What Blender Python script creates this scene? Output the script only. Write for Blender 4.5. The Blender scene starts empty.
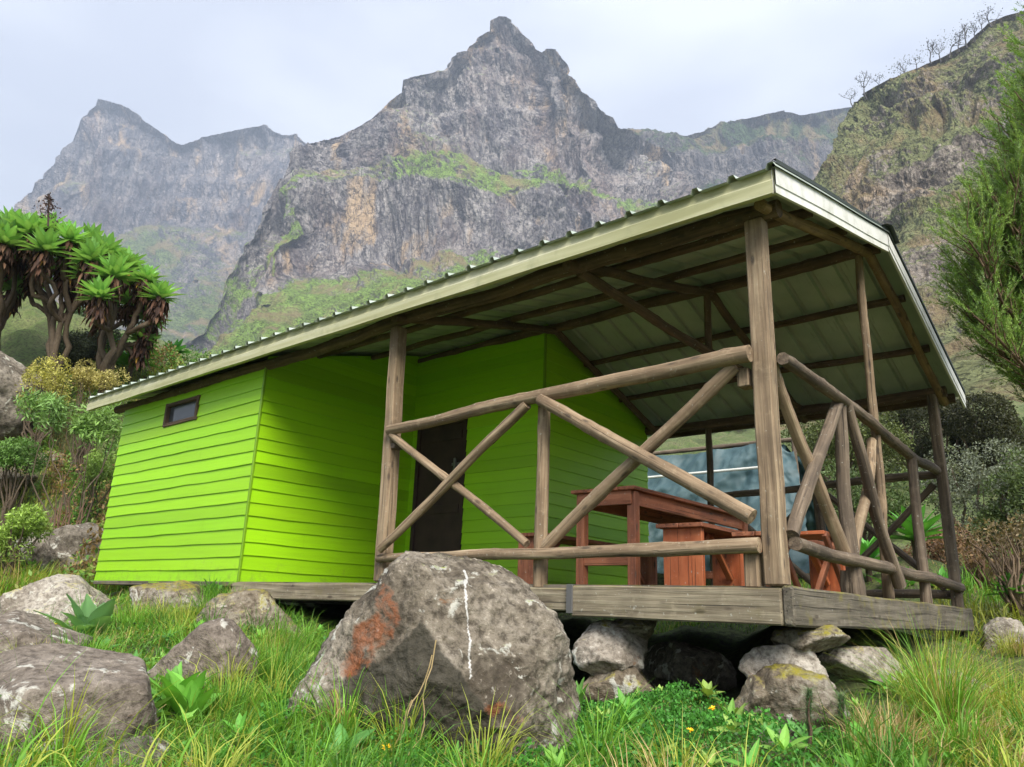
import bpy, math, random
import numpy as np
R_ = math.radians
rng = np.random.default_rng(7)
random.seed(7)
sc = bpy.context.scene
col = sc.collection

# ------------------------------------------------------------------ camera
F = 771.63
yaw, pitch, roll = .71, .285, .036
cp, sp = math.cos(pitch), math.sin(pitch)
fw = np.array([-math.sin(yaw)*cp, math.cos(yaw)*cp, sp])
rt0 = np.array([math.cos(yaw), math.sin(yaw), 0]); up0 = np.cross(rt0, fw)
c_, s_ = math.cos(roll), math.sin(roll)
rt = rt0*c_ + up0*s_; up = up0*c_ - rt0*s_
CAM = np.array([1.536, -3.899, -.161])
cd = bpy.data.cameras.new('camera'); cam = bpy.data.objects.new('camera', cd); col.objects.link(cam)
from mathutils import Matrix, Vector
cam.matrix_world = Matrix(((rt[0], up[0], -fw[0], CAM[0]), (rt[1], up[1], -fw[1], CAM[1]), (rt[2], up[2], -fw[2], CAM[2]), (0, 0, 0, 1)))
cd.sensor_width = 36; cd.lens = F/1024*36; cd.clip_end = 20000; cd.clip_start = .02
sc.camera = cam

def at(px, py, D=None, X=None, Y=None, Z=None):
    d = (px-512)/F*rt-(py-383.5)/F*up+fw
    if X is not None: t = (X-CAM[0])/d[0]
    elif Y is not None: t = (Y-CAM[1])/d[1]
    elif Z is not None: t = (Z-CAM[2])/d[2]
    else: t = D
    return CAM+t*d
def proj(P):
    v = np.asarray(P)-CAM; D = v@fw
    return 512+F*(v@rt)/D, 383.5-F*(v@up)/D, D

# ------------------------------------------------------------------ world, sun, exposure
SUN_DIR = np.array([.60, -.46, .68]); SUN_DIR = SUN_DIR/np.linalg.norm(SUN_DIR)   # towards the sun
w = bpy.data.worlds.new('World'); sc.world = w; w.use_nodes = True
nt = w.node_tree; nt.nodes.clear()
wo = nt.nodes.new('ShaderNodeOutputWorld'); bg = nt.nodes.new('ShaderNodeBackground')
sky = nt.nodes.new('ShaderNodeTexSky'); sky.sky_type = 'NISHITA'; sky.sun_disc = False
sky.sun_elevation = math.asin(SUN_DIR[2]); sky.sun_rotation = math.atan2(SUN_DIR[0], SUN_DIR[1])
sky.dust_density = 3
tc = nt.nodes.new('ShaderNodeTexCoord')
mp = nt.nodes.new('ShaderNodeMapping'); mp.inputs['Scale'].default_value = (1.6, 1.6, 4.0)
nz = nt.nodes.new('ShaderNodeTexNoise'); nz.inputs['Scale'].default_value = 1.5; nz.inputs['Detail'].default_value = 5; nz.inputs['Roughness'].default_value = .5
nt.links.new(tc.outputs['Generated'], mp.inputs[0]); nt.links.new(mp.outputs[0], nz.inputs['Vector'])
cr = nt.nodes.new('ShaderNodeValToRGB')
cr.color_ramp.elements[0].position = .38; cr.color_ramp.elements[0].color = (.53, .535, .585, 1)
cr.color_ramp.elements[1].position = .64; cr.color_ramp.elements[1].color = (.80, .80, .81, 1)
nt.links.new(nz.outputs['Fac'], cr.inputs[0])
sc_ = nt.nodes.new('ShaderNodeVectorMath'); sc_.operation = 'SCALE'; sc_.inputs['Scale'].default_value = 4.0
nt.links.new(cr.outputs[0], sc_.inputs[0])
mx = nt.nodes.new('ShaderNodeMix'); mx.data_type = 'RGBA'; mx.inputs[0].default_value = .88
nt.links.new(sky.outputs[0], mx.inputs[6]); nt.links.new(sc_.outputs[0], mx.inputs[7])
nt.links.new(mx.outputs[2], bg.inputs[0]); bg.inputs[1].default_value = .1
nt.links.new(bg.outputs[0], wo.inputs[0])
sd = bpy.data.lights.new('sun', 'SUN'); sd.energy = 3.0; sd.angle = R_(30); sd.color = (1, .95, .86)
so = bpy.data.objects.new('sun', sd); col.objects.link(so)
so.rotation_euler = Vector(SUN_DIR).to_track_quat('Z', 'Y').to_euler()
sc.view_settings.view_transform = 'Standard'; sc.view_settings.look = 'None'
sc.view_settings.exposure = 2.22; sc.view_settings.gamma = 1
try:
    sc.cycles.max_bounces = 6; sc.cycles.transparent_max_bounces = 4; sc.cycles.volume_bounces = 0
    sc.cycles.diffuse_bounces = 4; sc.cycles.glossy_bounces = 2
except Exception: pass

# ------------------------------------------------------------------ numpy noise
_perm = np.random.default_rng(3).permutation(256); _perm = np.concatenate([_perm, _perm, _perm])
_g = np.random.default_rng(5).normal(size=(256, 3)); _g /= np.linalg.norm(_g, axis=1)[:, None]
def perlin(P):
    P = np.asarray(P, float); I = np.floor(P).astype(int); f = P-I; I &= 255
    u = f*f*f*(f*(f*6-15)+10)
    out = 0
    for dx in (0, 1):
        for dy in (0, 1):
            for dz in (0, 1):
                h = _perm[_perm[_perm[I[..., 0]+dx]+I[..., 1]+dy]+I[..., 2]+dz]
                gr = _g[h]
                d = (gr*(f-np.array([dx, dy, dz]))).sum(-1)
                wx = u[..., 0] if dx else 1-u[..., 0]; wy = u[..., 1] if dy else 1-u[..., 1]; wz = u[..., 2] if dz else 1-u[..., 2]
                out = out+d*wx*wy*wz
    return out*1.6
def fbm(P, o=5, g=.5, ridged=False):
    P = np.asarray(P, float); a = 1; s = 0
    for i in range(o):
        n = perlin(P*(2.03**i)+i*17.3)
        if ridged: n = 1-2*np.abs(n)
        s = s+a*n; a *= g
    return s
def sstep(a, b, x):
    t = np.clip((x-a)/(b-a), 0, 1); return t*t*(3-2*t)

# ------------------------------------------------------------------ object helpers
def tag(o, label=None, cat=None, group=None, kind=None):
    if label: o['label'] = label
    if cat: o['category'] = cat
    if group: o['group'] = group
    if kind: o['kind'] = kind
    return o
def empty(name, loc, label, cat, group=None):
    o = bpy.data.objects.new(name, None); o.location = [float(v) for v in loc]; o.empty_display_size = .1
    col.objects.link(o); tag(o, label, cat, group); return o
class MB:
    """collects vertices and polygons for ONE mesh object"""
    def __init__(s): s.V = []; s.Q = []; s.T = []; s.G = []; s.C = []; s.n = 0; s.sm = False
    def add(s, V, Q=None, T=None, G=None, C=None):
        V = np.asarray(V, float)
        s.V.append(V)
        if Q is not None and len(Q): s.Q.append(np.asarray(Q, int)+s.n)
        if T is not None and len(T): s.T.append(np.asarray(T, int)+s.n)
        s.G.append(np.asarray(G, float) if G is not None else V)
        if C is None: C = np.full((len(V), 3), .5)
        C = np.asarray(C, float)
        if C.ndim == 1: C = np.tile(C, (len(V), 1))
        s.C.append(C); s.n += len(V)
    def build(s, name, mat, parent=None, smooth=False, loc=None):
        V = np.concatenate(s.V)
        Q = np.concatenate(s.Q) if s.Q else np.zeros((0, 4), int)
        T = np.concatenate(s.T) if s.T else np.zeros((0, 3), int)
        me = bpy.data.meshes.new(name)
        off = np.zeros(3)
        if parent is not None:
            q = parent
            while q is not None: off = off+np.array(q.location); q = q.parent
        if loc is not None: off = off+np.asarray(loc)-0
        V = V-off
        me.vertices.add(len(V)); me.vertices.foreach_set('co', V.astype(np.float32).ravel())
        nl = Q.size+T.size; me.loops.add(nl)
        me.loops.foreach_set('vertex_index', np.concatenate([Q.ravel(), T.ravel()]).astype(np.int32))
        npoly = len(Q)+len(T); me.polygons.add(npoly)
        ls = np.concatenate([np.arange(len(Q))*4, len(Q)*4+np.arange(len(T))*3])
        me.polygons.foreach_set('loop_start', ls.astype(np.int32))
        me.update(calc_edges=True)
        me.polygons.foreach_set('use_smooth', np.full(npoly, bool(smooth or s.sm)))
        a = me.attributes.new('gr', 'FLOAT_VECTOR', 'POINT'); a.data.foreach_set('vector', np.concatenate(s.G).astype(np.float32).ravel())
        a = me.attributes.new('col', 'FLOAT_COLOR', 'POINT')
        C = np.concatenate(s.C); a.data.foreach_set('color', np.hstack([C, np.ones((len(C), 1))]).astype(np.float32).ravel())
        me.materials.append(mat)
        o = bpy.data.objects.new(name, me); col.objects.link(o)
        if parent is not None: o.parent = parent
        elif loc is not None: o.location = [float(v) for v in loc]
        return o
    # --- shapes
    def box(s, a, b, bev=.004, ang=None, jit=0):
        """axis aligned box with small chamfer, a..b corners"""
        a = np.array(a, float); b = np.array(b, float); c = (a+b)/2; h = (b-a)/2
        s.obox(c, h, np.eye(3), bev, jit)
    def obox(s, c, h, M, bev=.004, jit=0):
        h = np.array(h, float); bev = min(bev, h.min()*.45)
        ax = int(np.argmax(h)); o1, o2 = [(1, 2), (0, 2), (0, 1)][ax]
        # chamfered profile around the long axis, with subdivisions along it
        n = max(2, int(h[ax]*2/.25)+1)
        prof = [(-1, -1, 1, 0), (1, -1, -1, 0), (1, -1, 0, 1), (1, 1, 0, -1), (1, 1, -1, 0), (-1, 1, 1, 0), (-1, 1, 0, -1), (-1, -1, 0, 1)]
        rings = []; ts = np.linspace(-1, 1, n)
        L = [(-1, bev, 1)]+[(t, 0, 0) for t in ts]+[(1, bev, -1)]
        pts = []
        for i, (t, ins, dr) in enumerate(L):
            for (p, q, dp, dq) in prof:
                v = np.zeros(3)
                v[ax] = t*(h[ax]-(0 if ins else (bev if abs(t) == 1 else 0)))
                v[o1] = p*(h[o1]-ins)+dp*bev; v[o2] = q*(h[o2]-ins)+dq*bev
                pts.append(v)
        pts = np.array(pts); m = len(L); Q = []
        for i in range(m-1):
            for j in range(8):
                k = (j+1) % 8; Q.append((i*8+j, i*8+k, (i+1)*8+k, (i+1)*8+j))
        T = []
        c0 = len(pts); cen = np.zeros((2, 3)); cen[0, ax] = -h[ax]; cen[1, ax] = h[ax]
        pts = np.vstack([pts, cen])
        for j in range(8):
            k = (j+1) % 8; T.append((c0, k, j)); T.append((c0+1, (m-1)*8+j, (m-1)*8+k))
        if ax == 1: Q = [q[::-1] for q in Q]; T = [t[::-1] for t in T]
        r = rng.random(3)*20
        G = np.stack([pts[:, ax]+r[0], pts[:, o1]+r[1], pts[:, o2]+r[2]], 1)
        if jit:
            nn = np.stack([perlin(pts[:, [ax, ax, ax]]*1.7+r+k*9) for k in range(3)], 1)*jit
            pts = pts+nn
        V = np.asarray(c)+pts@np.asarray(M).T
        s.add(V, Q, T, G)
    def beam(s, p0, p1, wd, ht, bev=.005, jit=0, upv=(0, 0, 1)):
        p0 = np.array(p0, float); p1 = np.array(p1, float); d = p1-p0; L = np.linalg.norm(d); d /= L
        u = np.array(upv, float)
        if abs(d@u) > .95: u = np.array([0, 1., 0]) if abs(d[1]) < .9 else np.array([1., 0, 0])
        sx = np.cross(u, d); sx /= np.linalg.norm(sx); uz = np.cross(d, sx)
        M = np.stack([d, sx, uz], 1)
        s.obox((p0+p1)/2, (L/2, wd/2, ht/2), M, bev, jit)
    def tube(s, pts, rad, sides=10, rough=0, C=None, cap=True):
        pts = np.array(pts, float); n = len(pts); rad = np.broadcast_to(np.array(rad, float), (n,)).copy()
        tg = np.gradient(pts, axis=0); tg /= np.linalg.norm(tg, axis=1)[:, None]+1e-9
        ref = np.array([0, 0, 1.]) if abs(tg[0, 2]) < .9 else np.array([1., 0, 0])
        A = []; u = np.cross(tg[0], ref); u /= np.linalg.norm(u)
        for i in range(n):
            u = u-tg[i]*(u@tg[i]); u /= np.linalg.norm(u)+1e-9; A.append(u.copy())
        A = np.array(A); B = np.cross(tg, A)
        th = np.linspace(0, 2*np.pi, sides, endpoint=False)
        r = rad[:, None]*np.ones(sides)
        al = np.concatenate([[0], np.cumsum(np.linalg.norm(np.diff(pts, axis=0), axis=1))])
        o = rng.random(3)*30
        if rough:
            q = np.stack([np.repeat(al[:, None]*3, sides, 1)+o[0], np.tile(np.cos(th)*1.1, (n, 1))+o[1], np.tile(np.sin(th)*1.1, (n, 1))+o[2]], -1)
            r = r*(1+rough*fbm(q, 3))
        V = pts[:, None]+A[:, None]*np.cos(th)[None, :, None]*r[..., None]+B[:, None]*np.sin(th)[None, :, None]*r[..., None]
        G = np.stack([np.repeat(al[:, None], sides, 1)+o[0], np.cos(th)*r+o[1], np.sin(th)*r+o[2]], -1)
        i, j = np.meshgrid(np.arange(n-1), np.arange(sides), indexing='ij'); k = (j+1) % sides
        Q = np.stack([i*sides+j, i*sides+k, (i+1)*sides+k, (i+1)*sides+j], -1).reshape(-1, 4)
        V = V.reshape(-1, 3); G = G.reshape(-1, 3); T = None
        if cap:
            R0 = V[:sides].copy(); R1 = V[-sides:].copy(); g0 = G[:sides].copy(); g1 = G[-sides:].copy(); b0 = len(V); c0 = b0+2*sides
            V = np.vstack([V, R0, R1, R0.mean(0), R1.mean(0)]); G = np.vstack([G, g0, g1, [al[0]+o[0], o[1], o[2]], [al[-1]+o[0], o[1], o[2]]])
            T = [(c0, b0+(a+1) % sides, b0+a) for a in range(sides)]+[(c0+1, b0+sides+a, b0+sides+(a+1) % sides) for a in range(sides)]
        s.add(V, Q, T, G, C)
    def log(s, p0, p1, r0, r1=None, bend=.02, sides=14):
        r1 = r1 or r0; p0 = np.array(p0, float); p1 = np.array(p1, float); L = np.linalg.norm(p1-p0); r0, r1 = r0*.95, r1*.95
        n = max(4, int(L/.035)); t = np.linspace(0, 1, n)[:, None]
        o = rng.random(3)*50
        pts = p0+(p1-p0)*t
        off = np.stack([fbm(np.hstack([t*L*.8+o[0], t*0+k*7.1+o[1], t*0]), 2) for k in range(3)], 1)
        off = off-(off[0]*(1-t)+off[-1]*t)
        pts = pts+off*bend
        kn = np.zeros(n)
        for _ in range(max(1, int(L*2.2))): kn = np.maximum(kn, rng.uniform(.04, .14)*np.exp(-((t[:, 0]-rng.random())*L/.035)**2))
        s.sm = True; s.tube(pts, .92*(r0+(r1-r0)*t[:, 0])*(1+.06*perlin(np.hstack([t*L*4+o[1], t*0, t*0]))+kn), 16, .10)
def grid_quads(n, m):
    i, j = np.meshgrid(np.arange(n-1), np.arange(m-1), indexing='ij')
    return np.stack([i*m+j, i*m+j+1, (i+1)*m+j+1, (i+1)*m+j], -1).reshape(-1, 4)

# ------------------------------------------------------------------ materials
def nmat(name):
    m = bpy.data.materials.new(name); m.use_nodes = True; t = m.node_tree
    b = t.nodes['Principled BSDF']; return m, t, b
def N(t, typ, **k):
    n = t.nodes.new(typ)
    for a, v in k.items():
        if a in n.inputs: n.inputs[a].default_value = v
        else: setattr(n, a, v)
    return n
def ramp(t, src, stops):
    r = t.nodes.new('ShaderNodeValToRGB'); e = r.color_ramp.elements
    while len(e) < len(stops): e.new(.5)
    for x, (p, c) in zip(e, stops):
        x.position = p; x.color = (*c, 1) if len(c) == 3 else c
    t.links.new(src, r.inputs[0]); return r.outputs[0]
def mixc(t, f, a, b, mode='MIX'):
    m = t.nodes.new('ShaderNodeMix'); m.data_type = 'RGBA'; m.blend_type = mode
    for s_, i in ((f, 0), (a, 6), (b, 7)):
        if isinstance(s_, (float, int)): m.inputs[i].default_value = s_
        elif isinstance(s_, tuple): m.inputs[i].default_value = (*s_, 1)
        else: t.links.new(s_, m.inputs[i])
    return m.outputs[2]
def math_(t, op, a, b=0., clamp=False):
    m = t.nodes.new('ShaderNodeMath'); m.operation = op; m.use_clamp = clamp
    for s_, i in ((a, 0), (b, 1)):
        if isinstance(s_, (float, int)): m.inputs[i].default_value = s_
        else: t.links.new(s_, m.inputs[i])
    return m.outputs[0]
def noise(t, vec, scale, detail=5, rough=.55, dist=0., mscale=None):
    if mscale:
        q = t.nodes.new('ShaderNodeMapping'); q.inputs['Scale'].default_value = mscale; t.links.new(vec, q.inputs[0]); vec = q.outputs[0]
    n = N(t, 'ShaderNodeTexNoise', Scale=scale, Detail=detail, Roughness=rough, Distortion=dist)
    t.links.new(vec, n.inputs['Vector']); return n.outputs['Fac']
def attr(t, name, out='Vector'):
    a = t.nodes.new('ShaderNodeAttribute'); a.attribute_name = name; return a.outputs[out]
def bump(t, b, h, strength=.5, dist=.01):
    n = N(t, 'ShaderNodeBump', Strength=strength, Distance=dist); t.links.new(h, n.inputs['Height']); t.links.new(n.outputs[0], b.inputs['Normal'])
def pos(t): return t.nodes.new('ShaderNodeNewGeometry').outputs['Position']

def wood(name, dark, mid, light, moss=0., grain=(1.6, 38, 38), rough=.85):
    m, t, b = nmat(name); g = attr(t, 'gr'); P = pos(t)
    n1 = noise(t, g, 1, 6, .6, .3, grain); n2 = noise(t, P, 3.2, 4); n3 = noise(t, g, 1, 2, .5, 0, (.8, 90, 90))
    c = ramp(t, n1, [(.3, dark), (.5, mid), (.7, light)])
    c = mixc(t, ramp(t, n2, [(.42, (0, 0, 0)), (.62, (1, 1, 1))]), c, mixc(t, .6, c, dark))
    c = mixc(t, ramp(t, noise(t, P, 14, 6, .7), [(.55, (0, 0, 0)), (.72, (.35, .35, .35))]), c, tuple(min(1, 1.25*x) for x in light))
    crack = ramp(t, n3, [(.30, (0, 0, 0)), (.36, (1, 1, 1))])
    c = mixc(t, crack, mixc(t, .7, c, (.02, .015, .01)), c)
    # knots and pale lichen specks
    v = N(t, 'ShaderNodeTexVoronoi', Scale=1.0); q = t.nodes.new('ShaderNodeMapping'); q.inputs['Scale'].default_value = (5, 14, 14)
    t.links.new(g, q.inputs[0]); t.links.new(q.outputs[0], v.inputs['Vector'])
    c = mixc(t, ramp(t, v.outputs['Distance'], [(.10, (.75, .75, .75)), (.2, (0, 0, 0))]), c, (.05, .035, .025))
    n4 = noise(t, P, 45, 3, .6)
    c = mixc(t, ramp(t, n4, [(.66, (0, 0, 0)), (.72, (.6, .6, .6))]), c, (.42, .42, .36))
    if moss:
        nn = t.nodes.new('ShaderNodeNewGeometry'); sx = t.nodes.new('ShaderNodeSeparateXYZ'); t.links.new(nn.outputs['Normal'], sx.inputs[0])
        k = math_(t, 'MULTIPLY', math_(t, 'ADD', sx.outputs[2], math_(t, 'MULTIPLY', math_(t, 'SUBTRACT', noise(t, P, 9, 5), .55), 5.)), moss, True)
        c = mixc(t, k, c, (.16, .14, .03))
    t.links.new(c, b.inputs['Base Color']); b.inputs['Roughness'].default_value = rough
    bump(t, b, math_(t, 'ADD', n1, math_(t, 'MULTIPLY', crack, .9)), .9, .008)
    return m
M_log = wood('weathered_log', (.11, .072, .04), (.27, .19, .115), (.42, .325, .21))
M_side = wood('dark_weathered_log', (.05, .036, .025), (.135, .098, .065), (.26, .20, .14), .0)
M_post = wood('weathered_post', (.11, .075, .045), (.25, .175, .105), (.38, .29, .185))
M_deck = wood('grey_deck_beam', (.11, .085, .055), (.23, .19, .125), (.36, .31, .215), .35)
M_deckd = wood('dark_deck_beam', (.06, .05, .035), (.13, .11, .08), (.22, .19, .14), 1.0)
M_pole = wood('brown_roof_pole', (.045, .028, .018), (.11, .068, .04), (.19, .12, .075))
M_red = wood('red_brown_furniture', (.15, .05, .025), (.33, .115, .055), (.45, .18, .09), grain=(1.2, 18, 18), rough=.6)
M_orange = wood('orange_brown_boards', (.34, .085, .03), (.48, .13, .045), (.55, .18, .07), grain=(1.2, 14, 14), rough=.6)

def painted(name, colr, dirt=.35):
    m, t, b = nmat(name); P = pos(t); g = attr(t, 'gr')
    n1 = noise(t, g, 1, 5, .6, .2, (1.2, 30, 30)); n2 = noise(t, P, 1.7, 4)
    a = attr(t, 'col', 'Color')
    c = mixc(t, 1., colr, a, 'MULTIPLY')
    c = mixc(t, ramp(t, n1, [(.3, (.35, .35, .35)), (.55, (0, 0, 0))]), c, mixc(t, .35, c, (.10, .2, .01)))
    c = mixc(t, math_(t, 'MULTIPLY', ramp(t, n2, [(.5, (0, 0, 0)), (.75, (1, 1, 1))]), dirt), c, mixc(t, .4, c, (.25, .42, .02)))
    sz_ = t.nodes.new('ShaderNodeSeparateXYZ'); t.links.new(P, sz_.inputs[0])
    spl = math_(t, 'ADD', math_(t, 'MULTIPLY', math_(t, 'SUBTRACT', .28, sz_.outputs[2]), 1.6), math_(t, 'MULTIPLY', math_(t, 'SUBTRACT', noise(t, P, 14, 6, .7), .62), 3.), True)
    c = mixc(t, math_(t, 'MULTIPLY', spl, .55), c, (.14, .13, .05))
    n3 = noise(t, P, 1, 4, .7, .2, (34, 34, 9))
    c = mixc(t, ramp(t, n3, [(.68, (0, 0, 0)), (.78, (.5, .5, .5))]), c, (.12, .19, .03))
    t.links.new(c, b.inputs['Base Color']); b.inputs['Roughness'].default_value = .5
    bump(t, b, n1, .35, .004); return m
M_green = painted('lime_paint', (.285, .58, .001))

m, t, b = nmat('fascia_metal'); M_fascia = m
g = attr(t, 'gr'); n1 = noise(t, g, 1, 4, .5, .5, (.9, 16, 16)); n2 = noise(t, pos(t), 9, 5)
c = ramp(t, n1, [(.3, (.34, .33, .17)), (.5, (.47, .455, .27)), (.72, (.56, .54, .38))])
c = mixc(t, ramp(t, n2, [(.55, (0, 0, 0)), (.75, (.5, .5, .5))]), c, (.26, .26, .15))
t.links.new(c, b.inputs['Base Color']); b.inputs['Roughness'].default_value = .75
m, t, b = nmat('fascia_white'); M_fwhite = m
n2 = noise(t, pos(t), 7, 5)
c = ramp(t, n2, [(.3, (.52, .52, .46)), (.5, (.68, .68, .64)), (.8, (.76, .76, .73))])
t.links.new(c, b.inputs['Base Color']); b.inputs['Roughness'].default_value = .65
m, t, b = nmat('roof_sheet'); M_roof = m
n1 = noise(t, pos(t), 2.2, 5); n2 = noise(t, pos(t), 1, 5, .6, 0, (40, 4, 4))
c = ramp(t, n1, [(.3, (.27, .32, .27)), (.55, (.37, .42, .36)), (.75, (.46, .50, .44))])
c = mixc(t, ramp(t, n2, [(.6, (0, 0, 0)), (.75, (.5, .5, .5))]), c, (.08, .09, .07))
t.links.new(c, b.inputs['Base Color']); b.inputs['Roughness'].default_value = .55
m, t, b = nmat('ridge_dark'); M_ridge = m; b.inputs['Base Color'].default_value = (.03, .04, .035, 1); b.inputs['Roughness'].default_value = .6

def plain(name, c1, c2, scale=5, rough=.8, bs=.3, bd=.01, tl=0.):
    m, t, b = nmat(name); n1 = noise(t, pos(t), scale, 6)
    c = ramp(t, n1, [(.3, c1), (.7, c2)]); t.links.new(c, b.inputs['Base Color']); b.inputs['Roughness'].default_value = rough
    bump(t, b, n1, bs, bd); return m
M_door = plain('dark_door', (.025, .012, .008), (.05, .026, .018), 6)
M_glass, t, b = nmat('window_glass'); b.inputs['Base Color'].default_value = (.05, .055, .06, 1); b.inputs['Roughness'].default_value = .12
M_steel, t, b = nmat('dull_steel'); b.inputs['Base Color'].default_value = (.18, .17, .16, 1); b.inputs['Metallic'].default_value = .7; b.inputs['Roughness'].default_value = .5
M_tarp, t, b = nmat('blue_tarpaulin')
n1 = noise(t, pos(t), 3, 5, .6)
c = ramp(t, n1, [(.3, (.022, .055, .062)), (.55, (.045, .09, .10)), (.75, (.10, .155, .165))])
t.links.new(c, b.inputs['Base Color']); b.inputs['Roughness'].default_value = .6
M_white = plain('white_pole', (.5, .5, .46), (.7, .7, .66))

def leafmat(name, trans=.3, rough=.5, var=.35, scale=3.):
    m, t, b = nmat(name); a = attr(t, 'col', 'Color')
    n1 = noise(t, pos(t), scale, 4)
    c = mixc(t, ramp(t, n1, [(.3, (var, var, var)), (.6, (0, 0, 0))]), a, mixc(t, 1., a, (.55, .5, .45), 'MULTIPLY'))
    t.links.new(c, b.inputs['Base Color']); b.inputs['Roughness'].default_value = rough
    b.inputs['Specular IOR Level'].default_value = .3
    if trans:
        tr = t.nodes.new('ShaderNodeBsdfTranslucent'); t.links.new(mixc(t, 1., c, (1.25, 1.2, .6), 'MULTIPLY'), tr.inputs[0])
        ms = t.nodes.new('ShaderNodeMixShader'); ms.inputs[0].default_value = trans
        t.links.new(b.outputs[0], ms.inputs[1]); t.links.new(tr.outputs[0], ms.inputs[2])
        t.links.new(ms.outputs[0], t.nodes['Material Output'].inputs[0])
    return m
M_leaf = leafmat('leaf'); M_grass = leafmat('grass_blade', .35, .5, .2, 2.); M_bark = leafmat('bark', 0, .9, .6, 20.); M_dead = leafmat('dead_leaf', .1, .9, .5, 8.)

def rockmat(name, c0, c1, c2, moss=.5, mossc=(.13, .15, .03), lichen=True, use_col=False, scale=1.):
    m, t, b = nmat(name); P = attr(t, 'gr')
    n1 = noise(t, P, 3.0*scale, 8, .65, .4); n2 = noise(t, P, 26*scale, 6, .7); n3 = noise(t, P, 7*scale, 5, .6, .8)
    c = ramp(t, n1, [(.32, c0), (.5, c1), (.68, c2)])
    c = mixc(t, ramp(t, n2, [(.38, (.9, .9, .9)), (.53, (0, 0, 0))]), c, mixc(t, .85, c, tuple(.6*x for x in c0)))
    c = mixc(t, ramp(t, n2, [(.58, (0, 0, 0)), (.70, (.8, .8, .8))]), c, tuple(min(1, 1.4*x) for x in c2))
    vo = N(t, 'ShaderNodeTexVoronoi', Scale=16*scale); t.links.new(P, vo.inputs['Vector'])
    if lichen:
        c = mixc(t, ramp(t, math_(t, 'ADD', n3, math_(t, 'MULTIPLY', n2, .3)), [(.74, (0, 0, 0)), (.79, (.8, .8, .8))]), c, (.50, .49, .43))
        n5 = noise(t, P, 5*scale, 6, .7, 1.)
        c = mixc(t, ramp(t, n5, [(.66, (0, 0, 0)), (.70, (.8, .8, .8))]), c, (.20, .09, .035))
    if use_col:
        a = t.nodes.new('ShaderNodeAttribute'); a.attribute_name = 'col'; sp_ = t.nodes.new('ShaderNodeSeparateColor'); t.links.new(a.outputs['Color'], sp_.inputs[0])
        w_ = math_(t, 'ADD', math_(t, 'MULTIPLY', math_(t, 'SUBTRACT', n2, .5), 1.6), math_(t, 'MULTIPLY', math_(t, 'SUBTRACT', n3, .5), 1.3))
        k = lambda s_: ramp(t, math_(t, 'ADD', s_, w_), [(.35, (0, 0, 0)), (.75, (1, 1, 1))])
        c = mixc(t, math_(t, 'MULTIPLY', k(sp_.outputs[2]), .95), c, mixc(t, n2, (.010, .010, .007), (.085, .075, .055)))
        c = mixc(t, math_(t, 'MULTIPLY', k(sp_.outputs[0]), .85), c, mixc(t, n3, (.09, .025, .01), (.30, .10, .035)))
        c = mixc(t, math_(t, 'MULTIPLY', k(sp_.outputs[1]), .9), c, (.62, .61, .58))
    nn = t.nodes.new('ShaderNodeNewGeometry'); sx = t.nodes.new('ShaderNodeSeparateXYZ'); t.links.new(nn.outputs['Normal'], sx.inputs[0])
    if moss:
        k = math_(t, 'MULTIPLY', math_(t, 'SUBTRACT', math_(t, 'ADD', math_(t, 'MULTIPLY', sx.outputs[2], .5), math_(t, 'ADD', math_(t, 'MULTIPLY', n3, 1.3), math_(t, 'MULTIPLY', n2, 1.1))), 2.05-moss*.5), 3.5, True)
        c = mixc(t, k, c, mixc(t, n2, mossc, tuple(2.2*x for x in mossc)))
    t.links.new(c, b.inputs['Base Color']); b.inputs['Roughness'].default_value = .92; b.inputs['Specular IOR Level'].default_value = .2
    h = math_(t, 'ADD', math_(t, 'MULTIPLY', n1, 1.2), math_(t, 'ADD', math_(t, 'MULTIPLY', n2, .35), math_(t, 'MULTIPLY', n3, .6)))
    bump(t, b, h, .95, .05/scale); return m
M_rock = rockmat('grey_boulder', (.075, .062, .048), (.18, .155, .125), (.29, .255, .21), .45)
M_rockbig = rockmat('big_boulder', (.07, .056, .04), (.195, .165, .125), (.33, .29, .235), .55, (.13, .15, .02), use_col=True)
M_rockpink = rockmat('smooth_boulder', (.11, .088, .07), (.195, .162, .13), (.28, .24, .20), -.2)
M_rockmoss = rockmat('mossy_boulder', (.10, .075, .05), (.20, .165, .12), (.34, .31, .26), 1.0, (.15, .13, .02))
M_rockpale = rockmat('pale_stone', (.16, .13, .10), (.32, .28, .23), (.48, .44, .38), .7, (.20, .17, .03))

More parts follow.
